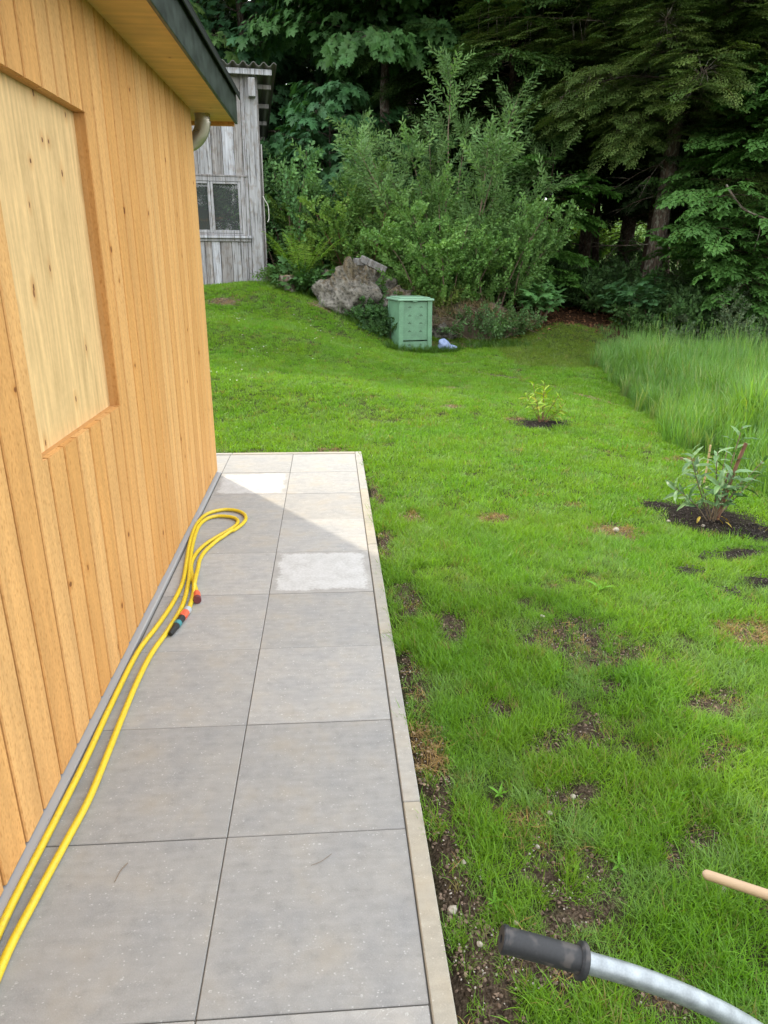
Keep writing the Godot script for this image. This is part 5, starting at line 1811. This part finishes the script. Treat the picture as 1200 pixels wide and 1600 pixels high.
	var m := 0
	for q in [[6.55, -11.9, 0.7], [8.3, -10.6, 0.6], [6.0, -13.4, 1.0], [8.9, -11.6, 1.1], [5.4, -14.0, 0.9], [7.9, -13.6, 1.2], [9.8, -10.5, 0.9], [5.0, -15.5, 1.1], [7.0, -16.2, 1.2], [8.8, -16.0, 1.5], [7.9, -19.0, 2.2], [9.6, -18.2, 2.4], [6.3, -19.5, 2.0], [8.9, -22.0, 2.8], [11.0, -20.5, 2.8]]:
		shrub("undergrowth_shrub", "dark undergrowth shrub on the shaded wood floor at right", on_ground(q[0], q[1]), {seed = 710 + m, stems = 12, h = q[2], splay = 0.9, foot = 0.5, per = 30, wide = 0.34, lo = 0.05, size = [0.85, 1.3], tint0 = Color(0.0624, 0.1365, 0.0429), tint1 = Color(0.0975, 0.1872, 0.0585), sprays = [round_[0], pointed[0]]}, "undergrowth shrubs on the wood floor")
		m += 1
	m = 0
	for q in [[1.5, -14.6, 1.6], [3.4, -14.4, 1.9], [-0.2, -15.0, 2.2], [0.9, -16.3, 2.0], [3.0, -17.5, 1.8], [-1.2, -17.4, 2.6]]:
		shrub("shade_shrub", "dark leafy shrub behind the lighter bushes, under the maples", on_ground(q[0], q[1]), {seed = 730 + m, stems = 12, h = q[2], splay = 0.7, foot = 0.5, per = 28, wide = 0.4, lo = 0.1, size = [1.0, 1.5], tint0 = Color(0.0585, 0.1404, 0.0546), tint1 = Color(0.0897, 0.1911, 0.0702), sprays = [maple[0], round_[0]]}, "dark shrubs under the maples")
		m += 1
	make_low_plants(pointed, round_, maple)

func make_low_plants(pointed: Array, round_: Array, maple: Array) -> void:
	# fern beside the shed, each frond its own part
	var fern := thing("fern", "large green fern with arching fronds beside the shed corner", "fern", on_ground(-0.16, -11.72, 0.02))
	var fronds := []
	for k in 4:
		rng.seed = 760 + k
		var g := Geo.new()
		var spine := curve_to(Vector3(), Vector3(0.42, 1, 0), 1.15, 1.0, 0.02, 12)
		g.col = Color(1.2, 1.1, 0.7)
		g.tube(spine, taper(0.006, 0.0015, 13), 4, false)
		var fine := smoothed(spine, 3)
		for i in range(5, fine.size() - 1):
			var u := i / float(fine.size())
			var dir: Vector3 = (fine[i + 1] - fine[i]).normalized()
			var l := 0.165 * pow(sin(PI * clampf(u * 0.93 + 0.05, 0, 1)), 0.75)
			for s in [-1.0, 1.0]:
				var sd := (Vector3(0, 0, s) + dir * 0.42 + Vector3(0, rf(-0.22, -0.02), 0)).normalized()
				shade(g, 0.82, 1.18)
				oval(g, fine[i], sd, Vector3.UP + rand_dir(0.15), l, 0.032, 0.1, 0.1)
		fronds.append(g.mesh())
	rng.seed = 770
	for k in 15:
		var f := MeshInstance3D.new()
		f.name = "frond"
		f.mesh = fronds[k % 4]
		var c := M.frond[k % 3] as Material if M.has("frond") else null
		if c == null:
			M.frond = []
			for t in [Color(0.52, 0.66, 0.26), Color(0.47, 0.62, 0.24), Color(0.57, 0.69, 0.30)]:
				var q := leafy()
				q.albedo_color = t
				M.frond.append(q)
			c = M.frond[0]
		f.material_override = c
		f.rotation = Vector3(0, 2.39996 * k + rf(-0.3, 0.3), 0)
		f.scale = Vector3.ONE * rf(0.85, 1.2)
		f.rotate_object_local(Vector3(0, 0, 1), rf(-0.15, 0.3))
		fern.add_child(f, true)
	# small plants along the rocks and the heap
	var low := [
		["bramble", "low bramble with broad leaves between the stump and the big boulder", -0.12, -11.75, 0.36, 0.7, [pointed[0], maple[0]], Color(0.065, 0.1495, 0.0455), Color(0.091, 0.195, 0.0585)],
		["bramble", "bramble at the foot of the fern beside the shed", -0.35, -11.85, 0.35, 0.9, [pointed[1]], Color(0.0715, 0.156, 0.0455), Color(0.117, 0.208, 0.0585)],
		["ground_ivy", "dark green low plants below the boulders left of the compost bin", 1.02, -11.1, 0.30, 0.8, [round_[0]], Color(0.0585, 0.1365, 0.0455), Color(0.0845, 0.1755, 0.0585)],
		["ground_ivy", "small dark plants tucked against the left side of the compost bin", 1.28, -10.85, 0.24, 0.7, [round_[1], pointed[1]], Color(0.052, 0.117, 0.0455), Color(0.078, 0.156, 0.052)],
		["climbing_plant", "light green leaves climbing between the two mossy boulders", 1.03, -11.35, 0.55, 0.45, [round_[0]], Color(0.0715, 0.156, 0.052), Color(0.104, 0.208, 0.065)],
		["leafy_weed", "yellow-green weeds growing over the back of the boulders", 1.72, -11.95, 0.8, 0.8, [round_[1], pointed[0]], Color(0.0975, 0.208, 0.039), Color(0.13, 0.247, 0.052)],
		["leafy_weed", "yellowish weeds above the heap, just right of the bin's lid", 2.15, -11.8, 0.70, 0.8, [pointed[0]], Color(0.13, 0.195, 0.039), Color(0.169, 0.234, 0.052)],
		["nettle_patch", "grey-green nettles covering the heap right of the compost bin", 2.98, -11.2, 0.62, 1.0, [pointed[0], pointed[1]], Color(0.0845, 0.1625, 0.0585), Color(0.1105, 0.2015, 0.0754)],
		["nettle_patch", "second nettle patch at the right foot of the heap", 3.45, -11.45, 0.45, 0.9, [pointed[1], round_[0]], Color(0.078, 0.156, 0.0494), Color(0.104, 0.195, 0.065)],
		["leafy_weed", "bright small weeds at the foot of the beech above the tall grass", 7.1, -10.55, 0.4, 0.9, [maple[1], pointed[0]], Color(0.091, 0.195, 0.0585), Color(0.13, 0.247, 0.065)],
		["leafy_weed", "pale seedling leaves poking out behind the timber beam", 0.45, -12.1, 0.6, 0.5, [round_[0]], Color(0.104, 0.247, 0.039), Color(0.143, 0.299, 0.052)]]
	var n := 0
	for q in low:
		shrub(q[0], q[1], on_ground(q[2], q[3]), {seed = 780 + n, stems = 11, h = q[4], splay = 0.9 * q[5], foot = 0.28 * q[5], per = 14, wide = 0.14, lo = 0.1, droop = 0.5, size = [0.55, 0.95], tint0 = q[7], tint1 = q[8], sprays = q[6], thick = 0.006, category = "plant"})
		n += 1
	# heap of old twigs and dry stalks
	var heap := thing("brush_heap", "low heap of dry twigs and dead stalks right of the compost bin", "brush heap", on_ground(2.6, -11.6))
	rng.seed = 800
	var tw := Geo.new()
	for k in 240:
		var a := Vector3(rf(-0.7, 0.95), 0, rf(-0.35, 0.5))
		a.y = 0.02 + 0.42 * exp(-pow(a.x / 0.6, 2.0)) * rf(0.2, 1.0)
		var d := Vector3(rf(-1, 1), rf(-0.2, 0.6), rf(-1, 1))
		tw.col = Color(0.9, 0.9, 0.9) * rf(0.7, 1.3)
		tw.tube(curve_to(a, d, rf(0.15, 0.5), 0.4, 0.1, 3), taper(rf(0.003, 0.007), 0.0015, 4), 4, false)
	put("twigs", tw, M.twig, heap).set_meta("kind", "stuff")
	var dry := tuft_mesh(810, 22, 0.08, 0.12, 0.34, 0.004, 1.8)
	var dp := []
	var dc := []
	for k in 260:
		var x := rf(-0.5, 1.3)
		var z := rf(-0.3, 0.45)
		dp.append(Transform3D(Basis.from_euler(Vector3(rf(-0.5, 0.5), rf(0, TAU), rf(-0.5, 0.5))).scaled(Vector3.ONE * rf(0.6, 1.1)), Vector3(x, 0.42 * exp(-pow((x - 0.1) / 0.75, 2.0)) * rf(0.4, 1.0), z)))
		var s := rf(0.6, 1.3)
		dc.append(Color(0.25 * s, 0.19 * s, 0.10 * s) if rng.randf() < 0.75 else Color(0.10 * s, 0.15 * s, 0.05 * s))
	scatter("dry_stalks", dry, M.straw, dp, dc, heap)
	var hm := Geo.new()
	var noise := FastNoiseLite.new()
	noise.frequency = 2.0
	blob(hm, Vector3(0.15, -0.05, -0.1), Vector3(1.05, 0.46, 0.5), noise, 0.4, 30, 16)
	put("earth", hm, mat(lin(0.10, 0.075, 0.05), 0.95), heap)
	var wisp := thing("dry_grass_wisp", "grey bundle of dry brushwood beside the timber beam behind the boulders", "brushwood", Vector3(1.25, 1.05, -11.85))
	scatter("dry_stalks", dry, M.straw, [Transform3D(Basis.from_euler(Vector3(0.2, 0, 1.3)).scaled(Vector3.ONE * 1.1), Vector3(0, 0, 0)), Transform3D(Basis.from_euler(Vector3(0.5, 1, 1.0)), Vector3(-0.06, -0.03, 0)), Transform3D(Basis.from_euler(Vector3(-0.2, 2, 1.5)), Vector3(0.08, 0.02, 0.04))], [Color(0.22, 0.17, 0.13)], wisp)
	var stem := Geo.new()
	rng.seed = 815
	for k in 26: stem.tube(curve_to(Vector3(rf(-0.1, 0.1), rf(-0.08, 0.06), rf(-0.05, 0.05)), Vector3(1, rf(-0.5, 0.5), rf(-0.6, 0.6)), rf(0.15, 0.35), 0.5, 0.1, 3), taper(0.004, 0.001, 4), 3, false)
	put("twigs", stem, M.twig, wisp).set_meta("kind", "stuff")
	# leaf litter at the mouth of the path into the wood
	rng.seed = 820
	var lg := Geo.new()
	oval(lg, Vector3(-0.5, 0, 0), Vector3.RIGHT, Vector3.UP, 1.0, 0.6, 0.25, 0.15)
	var lp := []
	var lc := []
	for k in 9000:
		var x := rf(1.4, 10.5)
		var z := rf(-16.5, -10.6)
		var den := litter_at(x, z)
		if rng.randf() > den + (0.10 if x > 3.2 and x < 5.2 and z > -11.8 else 0.0): continue
		if meadow(x, z) > 0.3: continue
		var r := rf(0.035, 0.075)
		lp.append(Transform3D(Basis.from_euler(Vector3(rf(-0.5, 0.5), rf(0, TAU), rf(-0.5, 0.5))).scaled(Vector3(r, r, r)), on_ground(x, z, rf(0.005, 0.025))))
		var s := rf(0.6, 1.5)
		lc.append(Color(0.17 * s, 0.085 * s, 0.045 * s))
	tag(scatter("leaf_litter", lg.mesh(), M.straw, lp, lc), "fallen red-brown leaves covering the floor at the wood's edge", "leaf litter", "", "stuff")
	# longer grass round the bin's foot and along the rocks
	var long_ := tuft_mesh(830, 20, 0.06, 0.08, 0.20, 0.006, 1.3)
	var gp := []
	var gc := []
	rng.seed = 831
	for k in 520:
		var x := 0.0
		var z := 0.0
		match k % 5:
			0: x = rf(1.2, 2.0); z = rf(-10.34, -10.18)
			1: x = rf(1.95, 2.35); z = rf(-10.65, -10.2)
			2: x = rf(0.2, 1.2); z = -10.95 - (0.6 - x) * 0.45 + rf(-0.15, 0.12)
			3: x = rf(-0.8, 0.1); z = rf(-11.95, -11.35)
			4: x = rf(2.3, 3.6); z = rf(-11.0, -10.5)
		gp.append(Transform3D(Basis.from_euler(Vector3(rf(-0.2, 0.2), rf(0, TAU), rf(-0.2, 0.2))).scaled(Vector3.ONE * rf(0.4, 1.0)), on_ground(x, z)))
		var s := rf(0.8, 1.2)
		gc.append(Color(0.085 * s, 0.18 * s, 0.03 * s))
	tag(scatter("long_grass_fringe", long_, M.grass, gp, gc), "longer uncut grass round the compost bin and along the boulders", "grass", "", "stuff")
	# the two young plants in the lawn
	make_young_plants()
	# pebbles that can be picked out
	rng.seed = 850
	var noise2 := FastNoiseLite.new()
	noise2.frequency = 1.5
	var peb := Geo.new()
	blob(peb, Vector3(), Vector3(1.0, 0.7, 0.8), noise2, 0.5, 12, 8)
	var pm := peb.mesh()
	var pmat := mat(lin(0.30, 0.27, 0.22), 0.9)
	for q in [[0.590, -0.235, 0.013, "white chalky pebble in the bare soil beside the path's curb"], [0.645, -0.38, 0.008, "small pale pebble on the soil strip, furthest up beside the curb"], [0.64, -0.14, 0.008, ""], [1.02, -0.60, 0.010, ""], [0.93, -0.54, 0.009, ""], [1.30, -0.25, 0.012, "flat whitish stone in the grass below the wooden handle"], [1.25, -1.72, 0.012, ""], [2.02, -2.80, 0.022, "grey stone lying in the sandy bare spot of the lawn"], [0.86, -0.42, 0.007, ""], [2.60, -2.86, 0.014, ""], [2.42, -2.95, 0.013, ""], [0.74, -0.19, 0.007, ""]]:
		var o := MeshInstance3D.new()
		o.name = numbered("pebble")
		o.mesh = pm
		o.material_override = pmat
		add_child(o)
		o.position = on_ground(q[0], q[1], q[2] * 0.45 + 0.006)
		o.scale = Vector3.ONE * q[2]
		o.rotation.y = rf(0, 6)
		tag(o, q[3] if q[3] else "small pale pebble in the thin grass", "pebble", "" if q[3] else "small pebbles in the thin grass")

func leaf_mesh(seed_: int, len_: float, wid: float) -> ArrayMesh:
	rng.seed = seed_
	var g := Geo.new()
	# a lance leaf in six steps, folded along its rib and drooping; it points along +x
	var prev := []
	for k in 7:
		var t := k / 6.0
		var w := wid * 0.5 * pow(sin(PI * clampf(t * 0.92 + 0.06, 0.0, 1.0)), 0.8) if k < 6 else 0.001
		var y := -len_ * (0.30 * t * t) + rf(-0.004, 0.004)
		var row := [Vector3(len_ * t, y + w * 0.35, -w), Vector3(len_ * t, y, 0), Vector3(len_ * t, y + w * 0.35, w)]
		if k > 0:
			for s in 2:
				g.col = Color(1, 1, 1) * (1.0 if s == 0 else 0.95)
				g.tri(prev[s], prev[s + 1], row[s + 1])
				g.tri(prev[s], row[s + 1], row[s])
		prev = row
	return g.mesh()

func young_plant(called: String, label: String, at: Vector3, seed_: int, stems: Array, per: int, mats: Array, meshes: Array, size: Vector2, bark: Material) -> Node3D:
	var o := thing(called, label, "shrub", at)
	rng.seed = seed_
	for s in stems:
		var pts := curve_to(Vector3(rf(-0.02, 0.02), -0.03, rf(-0.02, 0.02)), s[0], s[1], s[2], 0.05, 6)
		var g := Geo.new()
		g.tube(pts, taper(s[3], 0.002, 7), 6, false)
		var st := put("stem", g, bark, o)
		for k in per:
			var u := clampf(0.34 + 0.66 * pow((k + 0.5) / per, 0.8), 0, 0.995)
			var fu := u * 6.0
			var p: Vector3 = (pts[int(fu)] as Vector3).lerp(pts[int(fu) + 1], fu - int(fu))
			var up: Vector3 = (pts[int(fu) + 1] - pts[int(fu)]).normalized()
			var az := 2.39996 * k + rf(-0.5, 0.5)
			var side := up.cross(Vector3(0.3, 0.2, 1)).normalized().rotated(up, az)
			var dir := (side + up * rf(0.25, 0.95) * (0.6 + u * 0.7)).normalized()
			var f := MeshInstance3D.new()
			f.name = "leaf"
			f.mesh = meshes[rng.randi_range(0, meshes.size() - 1)]
			f.material_override = mats[rng.randi_range(0, mats.size() - 1)]
			f.transform = aim(p, dir, up, rf(size.x, size.y))
			st.add_child(f, true)
	return o

func make_young_plants() -> void:
	var big := []
	var small := []
	for k in 4:
		big.append(leaf_mesh(860 + k, 0.135, 0.038))
		small.append(leaf_mesh(870 + k, 0.085, 0.020))
	var green := []
	for c in [Color(0.34, 0.47, 0.29), Color(0.40, 0.53, 0.32), Color(0.43, 0.56, 0.38), Color(0.30, 0.43, 0.26)]:
		var m := leafy(Color(0.7, 0.75, 0.45), 0.45, 0.45)
		m.albedo_color = c
		green.append(m)
	var lime := []
	for c in [Color(0.50, 0.62, 0.16), Color(0.58, 0.68, 0.20), Color(0.44, 0.57, 0.17), Color(0.62, 0.62, 0.22)]:
		var m := leafy(Color(0.8, 0.85, 0.4), 0.5, 0.4)
		m.albedo_color = c
		lime.append(m)
	var at := on_ground(2.69, -2.93, 0.02)
	var o := young_plant("young_bush", "young bush with long grey-green leaves in dark compost at right", at, 881, [
		[Vector3(-0.155, 1, 0.031), 0.497, 0.1, 0.006], [Vector3(0.155, 1, 0), 0.635, 0.05, 0.009], [Vector3(-0.465, 1, 0.062), 0.497, 0.3, 0.005], [Vector3(0.465, 1, 0.124), 0.524, 0.35, 0.005], [Vector3(-0.31, 1, -0.31), 0.497, 0.2, 0.005],
		[Vector3(0.31, 1, -0.31), 0.552, 0.2, 0.005], [Vector3(0.031, 1, 0.31), 0.414, 0.25, 0.005], [Vector3(-0.186, 1, 0.372), 0.373, 0.3, 0.004], [Vector3(0.496, 0.8, -0.062), 0.469, 0.4, 0.005], [Vector3(0.186, 1, 0.31), 0.359, 0.3, 0.004], [Vector3(-0.558, 0.8, 0.124), 0.414, 0.4, 0.004]], 14, green, big, Vector2(0.5, 0.88), M.twig)
	var cane := Geo.new()
	cane.tube(smoothed([Vector3(0.03, -0.03, 0), Vector3(0.06, 0.2, 0.01), Vector3(0.10, 0.38, 0.0), Vector3(0.13, 0.50, 0.0)], 3), [0.011], 8)
	tag(put("old_stem", cane, M.twig_red, o), "thick brown old stem")
	var ye := leafy(Color(0.7, 0.6, 0.2), 0.6)
	ye.albedo_color = Color(0.66, 0.58, 0.24)
	rng.seed = 885
	for k in 4:
		var f := MeshInstance3D.new()
		f.name = "withered_leaf"
		f.mesh = big[k % 4]
		f.material_override = ye
		f.transform = aim(Vector3(rf(-0.12, 0.10), rf(0.01, 0.07), rf(0.02, 0.16)), Vector3(rf(-1, 1), -0.2, rf(-0.3, 1)), Vector3.UP, rf(0.35, 0.6))
		o.add_child(f, true)
	young_plant("young_bush", "small yellow-green leaved bush in dark compost in the middle lawn", on_ground(2.36, -5.58, 0.015), 891, [
		[Vector3(-0.1, 1, 0), 0.42, 0.0, 0.006], [Vector3(-0.5, 1, 0.1), 0.36, 0.15, 0.005], [Vector3(0.5, 1, 0.1), 0.34, 0.2, 0.005], [Vector3(0.85, 1, 0), 0.30, 0.3, 0.004], [Vector3(-0.25, 1, 0.5), 0.30, 0.1, 0.004], [Vector3(0.2, 1, -0.5), 0.36, 0.1, 0.005], [Vector3(-0.2, 1, -0.3), 0.42, 0.05, 0.005], [Vector3(0.65, 1, 0.4), 0.25, 0.3, 0.004]], 13, lime, small, Vector2(0.75, 1.25), M.twig_red)
	var st := thing("marker_stick", "thin pale wooden stick upright in the lawn left of the grey-green bush", "stick", on_ground(3.05, -3.72))
	var g := Geo.new()
	g.tube([Vector3(0, -0.1, 0), Vector3(0.002, 0.12, 0), Vector3(-0.002, 0.30, 0.004)], [0.0075, 0.007, 0.0065], 8)
	g.tube([Vector3(0.003, 0.205, 0), Vector3(0.022, 0.212, 0.006)], [0.004, 0.003], 5)
	put("cane", g, M.cane, st)
	# a few broad weeds in the lawn
	rng.seed = 895
	var wm := leafy()
	wm.albedo_color = Color(0.40, 0.60, 0.18)
	for q in [[0.80, -0.62, 0.7, "broadleaf seedling weed on the soil close to the curb"], [1.33, -0.58, 0.8, "two-leaved weed in the thin shaded grass above the wooden handle"], [1.62, -1.98, 1.3, "pale strap-leaved weed standing at the shadow's edge on the lawn"], [0.70, -0.25, 0.6, "small round-leaved weed right of the white pebble"], [1.06, -0.34, 0.6, "tiny weed above the rubber grip"], [1.18, -1.28, 0.7, "small weed in the bare patch of the shaded lawn"]]:
		var w := thing("lawn_weed", q[3], "weed", on_ground(q[0], q[1], 0.01))
		for k in 5:
			var f := MeshInstance3D.new()
			f.name = "leaf"
			f.mesh = small[k % 4]
			f.material_override = wm
			var az := TAU * k / 5.0 + rf(-0.4, 0.4)
			f.transform = aim(Vector3(), Vector3(cos(az), rf(0.4, 1.6), sin(az)), Vector3.UP, q[2] * rf(0.45, 0.8))
			w.add_child(f, true)
	# twigs and stalks lying on the slabs
	var tg := Geo.new()
	tg.tube(smoothed([Vector3(0.29, 0.003, -0.42), Vector3(0.262, 0.004, -0.395), Vector3(0.235, 0.003, -0.385)], 4), [0.0006], 5)
	tag(put("dry_twig", tg, M.twig, self), "thin dark curved twig on a right-hand slab", "twig")
	var tg2 := Geo.new()
	tg2.tube(smoothed([Vector3(-0.268, 0.003, -0.365), Vector3(-0.262, 0.004, -0.40), Vector3(-0.250, 0.003, -0.425)], 4), [0.0010], 5)
	tag(put("dry_twig", tg2, M.twig, self), "short dark twig on the big slab beside the yellow hose", "twig")

# ---------------------------------------------------------------- scene
func _ready() -> void:
	# camera
	var cam := Camera3D.new()
	cam.name = "camera"
	cam.fov = 71.903
	cam.near = 0.05
	cam.far = 900.0
	cam.position = Vector3(0.3084, 1.5295, 1.0631)
	cam.rotation = Vector3(-0.3505, -0.0776, 0.0094)
	add_child(cam)
	cam.current = true
	# sky
	var sky := ProceduralSkyMaterial.new()
	sky.sky_top_color = Color(0.83, 0.845, 0.865)
	sky.sky_horizon_color = Color(0.93, 0.935, 0.93)
	sky.sky_curve = 0.2
	sky.ground_bottom_color = Color(0.30, 0.33, 0.25)
	sky.ground_horizon_color = Color(0.55, 0.58, 0.52)
	sky.sun_angle_max = 12.0
	sky.sky_energy_multiplier = 1.6
	var env := Environment.new()
	env.background_mode = Environment.BG_SKY
	env.sky = Sky.new()
	env.sky.sky_material = sky
	env.tonemap_mode = Environment.TONE_MAPPER_LINEAR
	env.tonemap_exposure = 1.56
	env.sdfgi_enabled = true
	env.ssao_enabled = true
	env.ssil_enabled = true
	var we := WorldEnvironment.new()
	we.name = "world"
	we.environment = env
	add_child(we)
	# sun, veiled, from behind the house on the far left
	var sun := DirectionalLight3D.new()
	sun.name = "sun"
	sun.light_color = Color(1.0, 0.95, 0.86)
	sun.light_energy = 1.0
	sun.light_angular_distance = 1.6
	sun.shadow_enabled = true
	add_child(sun)
	sun.look_at_from_position(Vector3(), Vector3(1.8, -2.55, 2.65), Vector3.UP)
	# large things first
	ripple.seed = 4
	ripple.frequency = 0.6
	ripple.fractal_octaves = 3
	coarse.seed = 9
	coarse.frequency = 0.25
	coarse.fractal_octaves = 2
	make_materials()
	make_ground()
	make_path()
	make_house()
	make_shed()
	make_bin()
	make_rocks()
	make_wood()
	make_tall_grass()
	make_grass()
	make_hose()
	make_handles()
